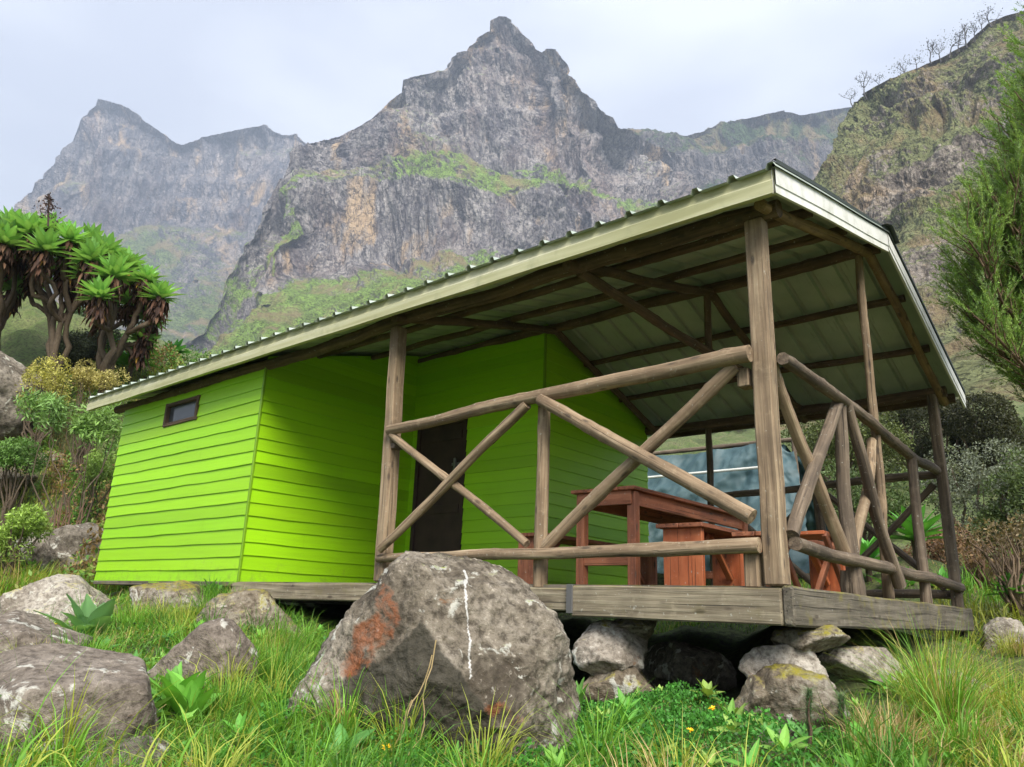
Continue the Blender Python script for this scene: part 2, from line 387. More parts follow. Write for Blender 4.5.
def mountmat(name, s, rockd, rockm, rockl, vd, vl, tan=.5):
    m, t, b = nmat(name); P = pos(t)
    st = noise(t, P, 1/s, 8, .68, .6, (1, 1, .22)); fine = noise(t, P, 6/s, 6, .7, .2, (1, 1, .35)); big = noise(t, P, .22/s, 5, .6, .4, (1, 1, .5))
    patch = noise(t, P, .5/s, 5, .6, .5, (1, 1, .3)); dots = noise(t, P, 5.5/s, 3, .6)
    c = ramp(t, st, [(.30, rockd), (.46, rockm), (.64, rockl)])
    c = mixc(t, ramp(t, fine, [(.38, (.85, .85, .85)), (.52, (0, 0, 0))]), c, mixc(t, .85, c, rockd))
    c = mixc(t, ramp(t, fine, [(.58, (0, 0, 0)), (.70, (.8, .8, .8))]), c, tuple(min(1, x*1.35) for x in rockl))
    c = mixc(t, ramp(t, patch, [(.555, (0, 0, 0)), (.66, (tan, tan, tan))]), c, (.46, .33, .20))
    c = mixc(t, ramp(t, big, [(.52, (0, 0, 0)), (.64, (.35, .35, .35))]), c, (.22, .14, .11))
    qd = t.nodes.new('ShaderNodeVectorMath'); qd.operation = 'ADD'; nw = N(t, 'ShaderNodeTexNoise', Scale=.8/s, Detail=5.0, Roughness=.6); t.links.new(P, nw.inputs['Vector'])
    qs = t.nodes.new('ShaderNodeVectorMath'); qs.operation = 'SCALE'; qs.inputs['Scale'].default_value = s*1.6; t.links.new(nw.outputs['Color'], qs.inputs[0])
    t.links.new(P, qd.inputs[0]); t.links.new(qs.outputs[0], qd.inputs[1])
    for sc2, w2, mz in ((.75/s, .035, .35), (2.2/s, .05, .45)):
        mq = t.nodes.new('ShaderNodeMapping'); mq.inputs['Scale'].default_value = (1, 1, mz); mq.inputs['Rotation'].default_value = (.25, .2, 0); t.links.new(qd.outputs[0], mq.inputs[0])
        vc = t.nodes.new('ShaderNodeTexVoronoi'); vc.feature = 'DISTANCE_TO_EDGE'; vc.inputs['Scale'].default_value = sc2; t.links.new(mq.outputs[0], vc.inputs['Vector'])
        c = mixc(t, ramp(t, vc.outputs['Distance'], [(0, (.8, .8, .8)), (w2, (0, 0, 0))]), c, tuple(.55*x for x in rockd))
    c = mixc(t, ramp(t, noise(t, P, 1, 5, .65, .3, (7/s, 7/s, .5/s)), [(.56, (0, 0, 0)), (.70, (.75, .75, .75))]), c, rockd)
    v = ramp(t, noise(t, P, 2.3/s, 6, .65), [(.33, vd), (.6, vl), (.78, (vl[0]*1.25, vl[1]*.85, vl[2]*1.1))])
    v = mixc(t, ramp(t, noise(t, P, 10/s, 3, .6), [(.42, (.9, .9, .9)), (.48, (0, 0, 0))]), v, tuple(.45*x for x in vd))
    v = mixc(t, ramp(t, patch, [(.50, (0, 0, 0)), (.62, (.7, .7, .7))]), v, (.24, .17, .10))
    nn = t.nodes.new('ShaderNodeNewGeometry'); sx = t.nodes.new('ShaderNodeSeparateXYZ'); t.links.new(nn.outputs['Normal'], sx.inputs[0])
    a = t.nodes.new('ShaderNodeAttribute'); a.attribute_name = 'col'
    k = math_(t, 'ADD', math_(t, 'MULTIPLY', sx.outputs[2], .7), a.outputs['Fac'])
    k = math_(t, 'ADD', k, math_(t, 'MULTIPLY', math_(t, 'SUBTRACT', math_(t, 'ADD', math_(t, 'MULTIPLY', big, .5), math_(t, 'MULTIPLY', dots, .5)), .5), 2.4))
    k = math_(t, 'MULTIPLY', math_(t, 'SUBTRACT', k, .78), 4., True)
    c = mixc(t, k, c, v)
    t.links.new(c, b.inputs['Base Color']); b.inputs['Roughness'].default_value = .95; b.inputs['Specular IOR Level'].default_value = .1
    bump(t, b, math_(t, 'ADD', math_(t, 'ADD', st, math_(t, 'MULTIPLY', dots, .5)), math_(t, 'MULTIPLY', fine, .5)), .95, s*.4); return m

# ------------------------------------------------------------------ terrain
def cpt(px, py, D): return at(px, py, D)
CP = [cpt(512, 767, 2.6), cpt(650, 740, 3.0), cpt(720, 700, 3.9), cpt(300, 740, 2.7), cpt(150, 767, 2.6), cpt(0, 767, 2.4), cpt(0, 700, 3.4),
      cpt(60, 640, 6.0), cpt(90, 606, 8.5), cpt(250, 640, 5.2), cpt(200, 606, 7.2), cpt(300, 620, 6.2), cpt(880, 760, 2.8), cpt(1024, 767, 2.7),
      cpt(900, 690, 4.2), cpt(1000, 660, 5.4), cpt(1024, 620, 7.5), cpt(1000, 600, 8.5), cpt(1000, 560, 12.5), cpt(980, 505, 18), cpt(1024, 480, 24), cpt(955, 462, 24),
      cpt(920, 575, 9), cpt(860, 575, 9.5), cpt(850, 535, 15), cpt(700, 575, 11), cpt(40, 565, 12), cpt(90, 575, 11), cpt(15, 505, 14), cpt(60, 520, 14.5), cpt(-60, 470, 16),
      cpt(60, 440, 14.6), cpt(105, 384, 16.6), cpt(10, 378, 16.6), cpt(-80, 345, 18), cpt(60, 358, 18), cpt(150, 356, 20), cpt(945, 640, 6.4), cpt(885, 655, 5.4), cpt(200, 356, 60), cpt(0, 330, 60), cpt(400, 400, 60), cpt(1000, 400, 55), cpt(800, 440, 60),
      (0, 0, -.80), (-1.2, 0, -.80), (-2.4, 0, -.68), (-3.6, 0, -.42), (-5, 0, -.22), (-8, 0, -.20), (0, 2, -.75), (-2, 2, -.8), (-5, 2, -.4), (-8, 3, -.1), (-3, 4.5, -.25), (0, 4.3, -.45), (1.2, 2, -.55),
      (1.54, -3.9, -1.25), (3.5, -5, -1.3), (-1, -6, -1.5), (-4, -7, -1.6), (4, 0, -.8), (7, -4, -1.1), (-7, -5, -1.0), (0, -14, -3.5), (-14, -10, -3), (14, -12, -3), (14, 5, .5),
      (0, -60, -14), (60, -60, -10), (-60, -60, -14), (60, 20, 8), (-60, 10, 12), (-200, -300, -40), (300, -300, -30), (400, 100, 30), (-400, 0, 30), (-400, 500, 60), (0, 600, 60), (2500, -2500, -60), (-2500, -2500, -60), (-2500, 2500, 100), (2500, 2500, 100)]
CP = np.array([list(map(float, p)) for p in CP])
def warp(xy): xy = np.asarray(xy, float)-np.array([-1., 0.]); return np.arcsinh(xy/4.)
def _phi(r2): return .5*r2*np.log(r2+1e-9)
_W = warp(CP[:, :2]); _n = len(CP)
_zs = CP[:, 2]/np.sqrt(1+((CP[:, :2]/12.)**2).sum(1))
_A = np.zeros((_n+3, _n+3)); _d2 = ((_W[:, None]-_W[None])**2).sum(-1)
_A[:_n, :_n] = _phi(_d2)+np.eye(_n)*.004; _A[:_n, _n] = 1; _A[_n, :_n] = 1; _A[:_n, _n+1:] = _W; _A[_n+1:, :_n] = _W.T
_sol = np.linalg.solve(_A, np.concatenate([_zs, [0, 0, 0]]))
def ground(x, y, rough=True):
    x = np.atleast_1d(np.asarray(x, float)); y = np.atleast_1d(np.asarray(y, float)); sh = x.shape
    xy = np.stack([x.ravel(), y.ravel()], 1); out = np.zeros(len(xy))
    for i in range(0, len(xy), 20000):
        W = warp(xy[i:i+20000]); d2 = ((W[:, None]-_W[None])**2).sum(-1)
        out[i:i+20000] = _phi(d2)@_sol[:_n]+_sol[_n]+W@_sol[_n+1:]
    out = out*np.sqrt(1+((xy/12.)**2).sum(1))
    if rough:
        r = np.hypot(xy[:, 0]-1.5, xy[:, 1]+3.9)
        p3 = np.stack([xy[:, 0], xy[:, 1], 0*out], 1)
        out = out+.07*fbm(p3*1.1, 3)*np.clip(r/4, .3, 6)+.02*fbm(p3*5, 3)
    return out.reshape(sh)
def gz(x, y): return float(ground([x], [y])[0])

n = 420
s1 = np.linspace(-1, 1, n); a = np.sinh(s1*7.2)/np.sinh(7.2)*3500
GX, GY = np.meshgrid(a-1, a+1, indexing='ij')
GZ = ground(GX, GY)
mb = MB(); mb.add(np.stack([GX, GY, GZ], -1).reshape(-1, 3), grid_quads(n, n)[:, ::-1])
m, t, b = nmat('ground_soil'); P = pos(t)
n1 = noise(t, P, 1.1, 8, .65); n2 = noise(t, P, 16, 6, .7); n3 = noise(t, P, .25, 4)
c = ramp(t, n1, [(.3, (.045, .055, .015)), (.45, (.08, .12, .025)), (.6, (.13, .15, .05)), (.75, (.16, .12, .07))])
c = mixc(t, ramp(t, n2, [(.38, (.8, .8, .8)), (.55, (0, 0, 0))]), c, (.03, .026, .014))
t.links.new(c, b.inputs['Base Color']); b.inputs['Roughness'].default_value = .95; bump(t, b, n2, .8, .05)
tag(mb.build('ground', m, smooth=True), kind='structure', label='grassy mountainside ground around the cabin', cat='ground')

# ------------------------------------------------------------------ mountains (lofted between ridge, ledge and cliff-foot lines, each at its own distance)
def loft(name, label, cols, rows, mat, amp, freq, seed, sub, vegs, back=.25, jit=1.0, vl=0.):
    """rows: list of [(px,py,D),...] polylines, from the crest down; sub: subdivisions between rows; vegs: vegetation bias per row"""
    X = []
    ncol = cols
    x0 = max(r[0][0] for r in rows); x1 = min(r[-1][0] for r in rows)
    RW = []
    for r in rows:
        r = np.array(r, float); u = np.linspace(0, 1, ncol); px = r[0, 0]+(r[-1, 0]-r[0, 0])*u
        RW.append(np.array([at(p, np.interp(p, r[:, 0], r[:, 1]), D=np.interp(p, r[:, 0], r[:, 2])) for p in px]))
    crest = RW[0]
    bk = []
    for k, (f, dz) in enumerate(((back*2.2, .75), (back, .30))):
        h = crest-CAM; hh = np.linalg.norm(h[:, :2], axis=1)
        q = crest+np.stack([h[:, 0]*f, h[:, 1]*f, -(crest[:, 2]-CAM[2])*dz], 1); bk.append(q)
    allr = [bk[0], bk[1]]+RW; sb = [6, 10]+list(sub); vg = [0, 0]+list(vegs)
    G = []; VG = []
    for i in range(len(allr)-1):
        for k in range(sb[i]):
            f = k/sb[i]; G.append(allr[i]*(1-f)+allr[i+1]*f); fv = min(1., f*6) if i > 1 else f; VG.append(vg[i]*(1-fv)+vg[i+1]*fv)
    G.append(allr[-1]); VG.append(vg[-1])
    G = np.array(G); VG = np.repeat(np.array(VG)[:, None], ncol, 1)+vl*(1-sstep(.08, .34, np.linspace(0, 1, ncol)))[None]
    # soften creases between rows
    for _ in range(3): G[1:-1] = G[1:-1]*.5+(G[:-2]+G[2:])*.25
    du = np.gradient(G, axis=0); dv = np.gradient(G, axis=1); nr = np.cross(dv, du); nr /= np.linalg.norm(nr, axis=-1)[..., None]+1e-9
    D = np.linalg.norm(G-CAM, axis=-1)
    Pn = G*np.array([1, 1, .38])*freq+seed
    Pn = Pn+.6*np.stack([perlin(Pn*.7+k*31) for k in range(3)], -1)
    d1 = fbm(Pn, 6, .52, True); d2 = fbm(G*freq*.45+seed*2, 3)
    # strata: ledges that run roughly level
    zz = G[..., 2]*freq*2.2+.9*fbm(G*freq*.5+seed, 2); ste = np.abs((zz % 1)-.5)
    am = amp*(D/D.max())
    d3 = fbm(Pn*6+5, 4, .6, True)
    ci = 2*0+sb[0]+sb[1]; fade = np.clip(np.abs(np.arange(len(G))-ci)/14., .25, 1)[:, None]
    disp = am*fade*(.42*(d1-.6)+.50*d2+.35*ste+.07*d3)+am*(1-fade)*.10*d3
    G = G+nr*disp[..., None]*np.array([1, 1, .55])
    mb = MB(); nR = len(G)
    C = np.repeat((VG+.35*fbm(G*freq*.8+seed*3, 3)).reshape(-1)[:, None], 3, 1)
    mb.add(G.reshape(-1, 3), grid_quads(nR, ncol), C=np.clip(C, 0, 2))
    o = mb.build(name, mat, smooth=False); tag(o, label, 'mountain', kind='structure'); return G
M_mt1 = mountmat('rock_face_main', 20, (.055, .05, .06), (.18, .165, .165), (.40, .37, .35), (.10, .13, .03), (.22, .34, .07), .9)
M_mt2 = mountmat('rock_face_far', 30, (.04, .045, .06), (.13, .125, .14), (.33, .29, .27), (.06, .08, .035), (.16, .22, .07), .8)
M_mt3 = mountmat('wooded_ridge', 24, (.05, .05, .055), (.13, .12, .125), (.27, .24, .22), (.035, .055, .03), (.075, .115, .045), .6)
M_mt4 = mountmat('grassy_cliff', 8, (.09, .075, .065), (.25, .215, .18), (.42, .37, .32), (.10, .105, .05), (.23, .25, .115), .6)
def dd(l, D): return [(x, y, D) for x, y in l]
# far left peak
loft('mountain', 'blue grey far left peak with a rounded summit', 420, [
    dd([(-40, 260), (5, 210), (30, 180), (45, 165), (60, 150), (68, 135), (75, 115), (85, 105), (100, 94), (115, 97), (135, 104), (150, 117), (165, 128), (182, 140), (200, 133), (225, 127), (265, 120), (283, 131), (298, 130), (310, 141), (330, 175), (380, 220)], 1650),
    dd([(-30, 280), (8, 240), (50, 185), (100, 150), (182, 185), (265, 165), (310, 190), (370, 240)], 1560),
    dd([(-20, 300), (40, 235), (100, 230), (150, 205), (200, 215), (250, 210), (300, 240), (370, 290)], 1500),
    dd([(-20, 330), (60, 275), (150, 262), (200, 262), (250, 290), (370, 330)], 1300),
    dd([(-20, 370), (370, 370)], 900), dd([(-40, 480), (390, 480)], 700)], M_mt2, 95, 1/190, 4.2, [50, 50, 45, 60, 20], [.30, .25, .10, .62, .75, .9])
# back ridge between main peak and right hillside
loft('mountain', 'dark wooded back ridge right of the main peak', 420, [
    dd([(540, 175), (585, 140), (617, 124), (640, 126), (685, 131), (700, 127), (715, 120), (750, 112), (782, 105), (800, 110), (845, 103), (900, 95), (960, 110)], 1120),
    dd([(540, 190), (617, 145), (685, 150), (715, 142), (800, 128), (845, 125), (960, 130)], 1060),
    dd([(540, 215), (620, 178), (700, 180), (800, 168), (960, 170)], 1020),
    dd([(540, 250), (700, 225), (960, 225)], 900), dd([(520, 420), (960, 420)], 500)], M_mt3, 70, 1/140, 9.7, [30, 40, 40, 60], [.95, .95, .30, .65, .95])
# main peak
loft('mountain', 'tall pointed grey rock peak above the cabin roof', 640, [
    [(150, 370, 620), (190, 330, 650), (215, 290, 690), (240, 243, 750), (262, 205, 790), (285, 168, 850), (300, 142, 900), (338, 133, 930), (358, 122, 930), (372, 112, 930), (380, 106, 930), (385, 99, 930), (398, 88, 930), (402, 76, 930), (418, 72, 930), (440, 67, 930), (447, 55, 940), (455, 49, 940), (464, 47, 940), (473, 36, 950), (484, 27, 950), (488, 17, 950), (498, 12, 950), (508, 13, 950), (515, 17, 950), (528, 31, 940), (540, 45, 940), (546, 50, 935), (552, 45, 920), (558, 46, 920), (564, 54, 920), (568, 66, 920), (580, 78, 920), (590, 91, 920), (600, 100, 920), (612, 112, 920), (620, 127, 930), (640, 138, 990), (690, 158, 1080), (760, 178, 1180)],
    [(150, 375, 610), (215, 305, 665), (262, 235, 755), (300, 158, 860), (350, 155, 880), (400, 120, 890), (440, 110, 890), (480, 80, 900), (500, 70, 905), (540, 85, 900), (560, 95, 875), (600, 130, 880), (640, 165, 930), (760, 215, 1050)],
    [(150, 380, 600), (215, 320, 645), (262, 250, 720), (300, 168, 835), (350, 160, 850), (400, 145, 855), (450, 143, 855), (500, 140, 855), (550, 146, 855), (600, 160, 850), (640, 180, 900), (760, 225, 980)],
    [(150, 385, 590), (215, 328, 630), (262, 262, 690), (300, 178, 790), (350, 172, 790), (400, 168, 780), (450, 174, 770), (490, 184, 760), (520, 184, 760), (550, 170, 780), (600, 176, 800), (640, 194, 850), (760, 240, 900)],
    [(150, 392, 570), (215, 338, 600), (245, 298, 640), (262, 275, 665), (300, 266, 720), (350, 262, 730), (400, 248, 735), (450, 243, 735), (500, 248, 735), (550, 255, 735), (640, 262, 740), (760, 320, 740)],
    [(130, 400, 470), (200, 345, 500), (300, 320, 520), (400, 300, 520), (760, 360, 500)],
    dd([(90, 420), (760, 420)], 300), dd([(60, 520), (760, 520)], 200)], M_mt1, 85, 1/115, 1.3, [60, 60, 30, 75, 60, 30, 10], [.25, .15, .12, .80, .0, .85, .95, .95], vl=.55)
# right hillside
G4 = loft('hill', 'steep grassy hillside with broken rock bands behind the right end of the cabin', 520, [
    [(770, 230, 250), (812, 172, 270), (825, 150, 285), (838, 118, 300), (848, 100, 300), (865, 88, 300), (890, 75, 290), (915, 65, 285), (940, 54, 280), (962, 42, 275), (975, 30, 272), (985, 20, 270), (1003, 12, 268), (1030, 5, 265), (1100, -50, 250), (1250, -160, 220)],
    [(770, 250, 235), (820, 200, 240), (860, 130, 260), (900, 110, 255), (940, 92, 250), (1000, 70, 245), (1100, 10, 230), (1250, -90, 200)],
    [(770, 270, 220), (830, 215, 220), (870, 175, 220), (905, 155, 220), (950, 135, 218), (1000, 115, 215), (1100, 70, 210), (1250, -20, 190)],
    [(770, 290, 190), (850, 240, 200), (900, 195, 205), (950, 165, 208), (1000, 145, 208), (1100, 110, 200), (1250, 50, 180)],
    [(770, 330, 150), (880, 270, 165), (920, 240, 172), (960, 215, 178), (1000, 200, 178), (1250, 150, 150)],
    [(770, 370, 100), (900, 345, 110), (940, 330, 118), (980, 300, 125), (1024, 290, 125), (1250, 280, 120)],
    [(770, 420, 55), (900, 410, 55), (1000, 385, 55), (1250, 380, 55)],
    dd([(770, 520), (1250, 500)], 36)], M_mt4, 15, 1/26, 6.1, [40, 40, 25, 45, 50, 50, 20], [1.0, .95, .92, .50, 1.0, .55, 1.1, 1.1], back=.12)

# ------------------------------------------------------------------ haze
mb = MB(); hx0, hx1, hy0, hy1, hz0, hz1 = -3900, 3900, -3900, 3900, float(GZ.min())-60, 1500.
V = [(x, y, z) for x in (hx0, hx1) for y in (hy0, hy1) for z in (hz0, hz1)]
mb.add(V, [(0, 1, 3, 2), (4, 6, 7, 5), (0, 4, 5, 1), (2, 3, 7, 6), (0, 2, 6, 4), (1, 5, 7, 3)])
mh = bpy.data.materials.new('haze'); mh.use_nodes = True; t = mh.node_tree; t.nodes.clear()
o_ = t.nodes.new('ShaderNodeOutputMaterial'); pv = N(t, 'ShaderNodeVolumePrincipled'); pv.inputs['Color'].default_value = (.64, .77, 1, 1); pv.inputs['Density'].default_value = .0004; pv.inputs['Anisotropy'].default_value = .2
t.links.new(pv.outputs[0], o_.inputs['Volume'])
tag(mb.build('haze', mh), kind='stuff', label='thin pale mountain haze fading the far peaks', cat='haze')

# ------------------------------------------------------------------ cabin
cab = empty('cabin', (-4.5, 0, 0), 'lime green weatherboard mountain hut with open log railed porch under a metal gable roof', 'cabin')
def part(name, mat, fn, parent=cab, label=None, smooth=False):
    mb = MB(); fn(mb); o = mb.build(name, mat, parent, smooth=smooth)
    if label: o['label'] = label
    return o
XL, XC, XK, YR, YB = -8.0, -4.98, -3.08, 1.97, 3.95
Z0 = -.02
def siding(mb, p0, p1, nrm, zb, ztop, holes=(), bh=.122):
    """lapped boards from p0 to p1 (2D points), ztop(s) = top height along the wall"""
    p0 = np.array(p0, float); p1 = np.array(p1, float); L = np.linalg.norm(p1-p0); d = (p1-p0)/L; nrm = np.array(nrm, float)
    ns = max(6, int(L/.12)); sgrid = np.linspace(0, L, ns)
    zt = np.array([ztop(s) for s in sgrid]); nb = int(math.ceil((zt.max()-zb)/bh)); r0 = rng.random()*40
    def zl(i, s):
        return zb+i*bh+(.013*perlin(np.stack([s*.45+r0, s*0+i*1.7, s*0], -1))+.006*perlin(np.stack([s*2.5+r0, s*0+i*3.1, s*0], -1)) if 0 < i < nb else 0)
    for i in range(nb):
        segs = [(0, L)]
        for (a0, a1, b0, b1) in holes:
            if b0 < zb+(i+.5)*bh < b1:
                segs = [q for s0, s1 in segs for q in ((s0, min(s1, a0)), (max(s0, a1), s1)) if q[1]-q[0] > .01]
        if L > 1.2 and rng.random() < .6:
            sj = rng.uniform(.25, .75)*L; segs = [q for s0, s1 in segs for q in (((s0, sj-.0015), (sj+.0015, s1)) if s0+.2 < sj < s1-.2 else ((s0, s1),))]
        tint = np.array([1, 1, 1])*(1+rng.normal()*.07)*np.array([1+rng.normal()*.03, 1, 1])
        for s0, s1 in segs:
            k = max(3, int((s1-s0)/.12)); s = np.linspace(s0, s1, k)
            lo = zl(i, s); hi = zl(i+1, s)+.002; top = np.interp(s, sgrid, zt); hi = np.minimum(hi, top); lo = np.minimum(lo, top)
            out = .019+.004*perlin(np.stack([s*1.1+r0, s*0+i*5.3, s*0], -1))
            base = p0[None]+d[None]*s[:, None]
            def P(off, z): return np.stack([base[:, 0]+nrm[0]*off, base[:, 1]+nrm[1]*off, z], 1)
            rows = [P(.0*out, lo), P(out, lo+.0), P(out, lo+.006), P(out*.30+.002, hi), P(0*out, hi)]
            V = np.stack(rows, 1).reshape(-1, 3); G = np.stack([np.repeat(s, 5)+i*3.3, V[:, 2], np.tile([0, .02, .02, 0, 0], k)+i], 1)
            Q = grid_quads(k, 5)
            cr = np.cross([d[0], d[1], 0], [0, 0, 1])
            if cr[:2]@nrm > 0: Q = Q[:, ::-1]
            mb.add(V, Q, None, G, np.tile(tint, (len(V), 1)))
WX0, WX1, WZ0, WZ1 = -6.90, -6.19, 1.665, 1.915
def slab(mb, p0, p1, z0, z1s):   # core wall behind the boards
    (x0, y0), (x1, y1) = p0, p1
    mb.add([(x0, y0, z0), (x1, y1, z0), (x1, y1, z1s[1]), (x0, y0, z1s[0])], [(0, 1, 2, 3)], C=(1, 1, 1))
RZ = lambda y: 2.02+(y+.24)*.28 if y <= YR else 2.64-(y-YR)*.335     # underside of roof at depth y
f_wall = part('front_wall', M_green, lambda mb: (siding(mb, (XL, 0), (XC, 0), (0, -1), Z0, lambda s: 2.08, [(WX0-XL, WX1-XL, WZ0, WZ1)]), slab(mb, (XL, .002), (WX0, .002), Z0, (2.08, 2.08)), slab(mb, (WX1, .002), (XC, .002), Z0, (2.08, 2.08)), slab(mb, (WX0, .002), (WX1, .002), Z0, (WZ0, WZ0)), slab(mb, (WX0, .002), (WX1, .002), WZ1, (2.08, 2.08))))
s_wall = part('side_wall', M_green, lambda mb: (siding(mb, (XC, 0), (XC, YR), (1, 0), Z0+.005, lambda s: RZ(s)+.04), slab(mb, (XC, 0), (XC, YR), Z0, (2.1, 2.66))))
DX0, DX1 = -4.86, -4.13
d_wall = part('door_wall', M_green, lambda mb: (siding(mb, (XC, YR), (XK, YR), (0, -1), Z0+.003, lambda s: 2.66, [(DX0-XC, DX1-XC, -1, 1.80)]), slab(mb, (XC, YR+.003), (XK, YR+.003), Z0, (2.66, 2.66))))
g_wall = part('gable_wall', M_green, lambda mb: (siding(mb, (XK, YR), (XK, YB), (1, 0), Z0+.002, lambda s: RZ(YR+s)+.03), slab(mb, (XK-.003, YR), (XK-.003, YB), Z0, (2.66, 1.99))))
part('rear_wall', M_green, lambda mb: siding(mb, (XL, YB), (XK, YB), (0, 1), Z0, lambda s: 1.98))
part('left_wall', M_green, lambda mb: siding(mb, (XL, 0), (XL, YB), (-1, 0), Z0, lambda s: RZ(s)+.03))
part('corner_board', M_green, lambda mb: mb.box((XC-.004, -.020, Z0), (XC+.021, .004, 2.06), .004))
part('corner_board', M_green, lambda mb: mb.box((XK-.004, YR-.020, Z0), (XK+.021, YR+.004, 2.58), .004))
# window
def wf(mb):
    y0, y1 = -.032, .03
    mb.box((WX0-.01, y0, WZ0-.01), (WX0+.035, y1, WZ1+.01)); mb.box((WX1-.035, y0, WZ0-.01), (WX1+.01, y1, WZ1+.01))
    mb.box((WX0+.035, y0+.004, WZ1-.03), (WX1-.035, y1, WZ1+.008)); mb.box((WX0+.035, y0+.004, WZ0-.008), (WX1-.035, y1, WZ0+.03))
win = part('window', M_pole, wf)
part('pane', M_glass, lambda mb: mb.box((WX0+.02, .012, WZ0), (WX1-.02, .018, WZ1), .001), win)
# door
door = part('door', M_door, lambda mb: (mb.box((DX0+.03, YR-.008, .0), (DX1-.03, YR+.03, 1.77)), [mb.box((DX0+.05, YR-.018, z), (DX1-.05, YR-.006, z+.09)) for z in (.12, .8, 1.6)]))
part('door_frame', M_door, lambda mb: (mb.box((DX0-.02, YR-.03, 0), (DX0+.03, YR+.02, 1.8)), mb.box((DX1-.03, YR-.03, 0), (DX1+.02, YR+.02, 1.8)), mb.box((DX0-.02, YR-.032, 1.77), (DX1+.02, YR+.02, 1.82))), door)
part('handle', M_steel, lambda mb: (mb.box((DX1-.16, YR-.045, 1.30), (DX1-.02, YR-.028, 1.33)), mb.box((DX1-.12, YR-.06, 1.22), (DX1-.09, YR-.03, 1.38))), door)
# floor joists and deck
def floor(mb):
    y = -.02
    while y < YB:
        mb.box((XL, y, -.045), (.02, y+.145, -.003+rng.normal()*.001), .003, jit=.0); y += .152
part('deck_floor', M_deckd, floor)
part('deck_beam', M_deck, lambda mb: mb.beam((-1.22, -.06, -.10), (.03, -.06, -.103), .075, .175, .008, .006))
part('deck_beam', M_deck, lambda mb: mb.beam((XC+.02, -.045, -.075), (-1.235, -.048, -.09), .07, .13, .008, .008), label='thinner darker deck beam behind the boulder')
part('side_beam', M_deckd, lambda mb: mb.beam((.06, -.09, -.10), (.06, 4.05, -.11), .06, .19, .01, .010))
part('rear_beam', M_deckd, lambda mb: mb.beam((XK, 4.02, -.09), (.02, 4.02, -.09), .07, .14))
for yy in (.9, 1.97, 3.0): part('joist', M_deckd, lambda mb: mb.beam((XL, yy, -.11), (.0, yy, -.11), .08, .12))
part('beam_bracket', M_steel, lambda mb: mb.box((-1.25, -.103, -.17), (-1.205, -.02, -.005), .002))
# posts
def sqpost(x, y, z1, w_, d_, z0=-.0, mat=M_post, lean=(0, 0)): return part('post', mat, lambda mb: mb.beam((x, y, z0), (x+lean[0], y+lean[1], z1), w_, d_, .009, .008, upv=(0, 1, 0)))
sqpost(-.02, -.0, 2.02, .105, .095)
sqpost(-3.01, 0, 2.02, .095, .11, lean=(-.05, 0))
part('post', M_post, lambda mb: mb.log((-.02, YR, -.16), (0.0, YR, 2.60), .038, .034, .03))
sqpost(.0, YB, 1.98, .085, .085, -.25, M_side)
part('post', M_side, lambda mb: mb.log((-2.28, YB, 0), (-2.28, YB, 1.95), .04))
# front railing
part('top_rail', M_log, lambda mb: mb.log((-2.99, -.075, 1.14), (-.06, -.085, 1.21), .046, .056, .03))
part('bottom_rail', M_log, lambda mb: mb.log((-3.0, -.07, .17), (-.07, -.075, .195), .036, .045, .02))
part('railing_post', M_log, lambda mb: mb.log((-1.525, -.0, -.02), (-1.525, -.0, 1.15), .052, .046, .008))
part('brace', M_log, lambda mb: mb.log((-2.96, -.07, 1.10), (-1.60, -.05, .24), .034, .032, .02))
part('brace', M_log, lambda mb: mb.log((-2.93, -.12, .23), (-1.59, -.10, 1.14), .036, .040, .03))
part('brace', M_log, lambda mb: mb.log((-1.46, -.13, 1.15), (-.08, -.12, .33), .046, .046, .02))
part('brace', M_log, lambda mb: mb.log((-1.45, -.05, .22), (-.17, -.04, 1.17), .042, .045, .03))
part('block', M_post, lambda mb: mb.box((-.165, -.03, 1.05), (-.10, .06, 1.155)), label='short pale wooden block beside the corner post')
part('block', M_post, lambda mb: mb.box((-.17, -.05, -.01), (-.10, .06, .17)))
part('block', M_side, lambda mb: mb.box((-3.01, -.05, 1.0), (-2.94, .04, 1.04)))
# side railing
part('top_rail', M_side, lambda mb: mb.log((.07, .04, 1.19), (-.03, 3.90, 1.19), .040, .048, .03), label='dark weathered rail pole on the right side of the porch')
part('bottom_rail', M_side, lambda mb: mb.log((.065, .055, .21), (.03, 3.98, .16), .042, .048, .02))
part('brace', M_side, lambda mb: mb.log((.04, 1.00, 1.16), (.05, .05, .25), .042, .042, .03))
part('brace', M_log, lambda mb: mb.log((.0, .06, 1.18), (.02, 1.00, .18), .036, .045, .05))
part('railing_post', M_side, lambda mb: mb.log((.03, 1.08, -.02), (.03, 1.06, 1.18), .050, .045, .04))
part('brace', M_side, lambda mb: mb.log((.06, 1.12, 1.18), (.07, 1.88, .08), .038, .048, .05))
part('brace', M_log, lambda mb: mb.log((-.01, 1.85, 1.08), (.0, 1.14, .20), .036, .042, .05))
part('railing_post', M_side, lambda mb: mb.log((.02, 2.78, -.12), (.0, 2.90, 1.15), .046, .044, .02))
part('stump', M_side, lambda mb: mb.log((.0, 1.12, -.04), (.0, 1.11, .14), .085, .07, .0), label='short mossy log stump on the deck edge')
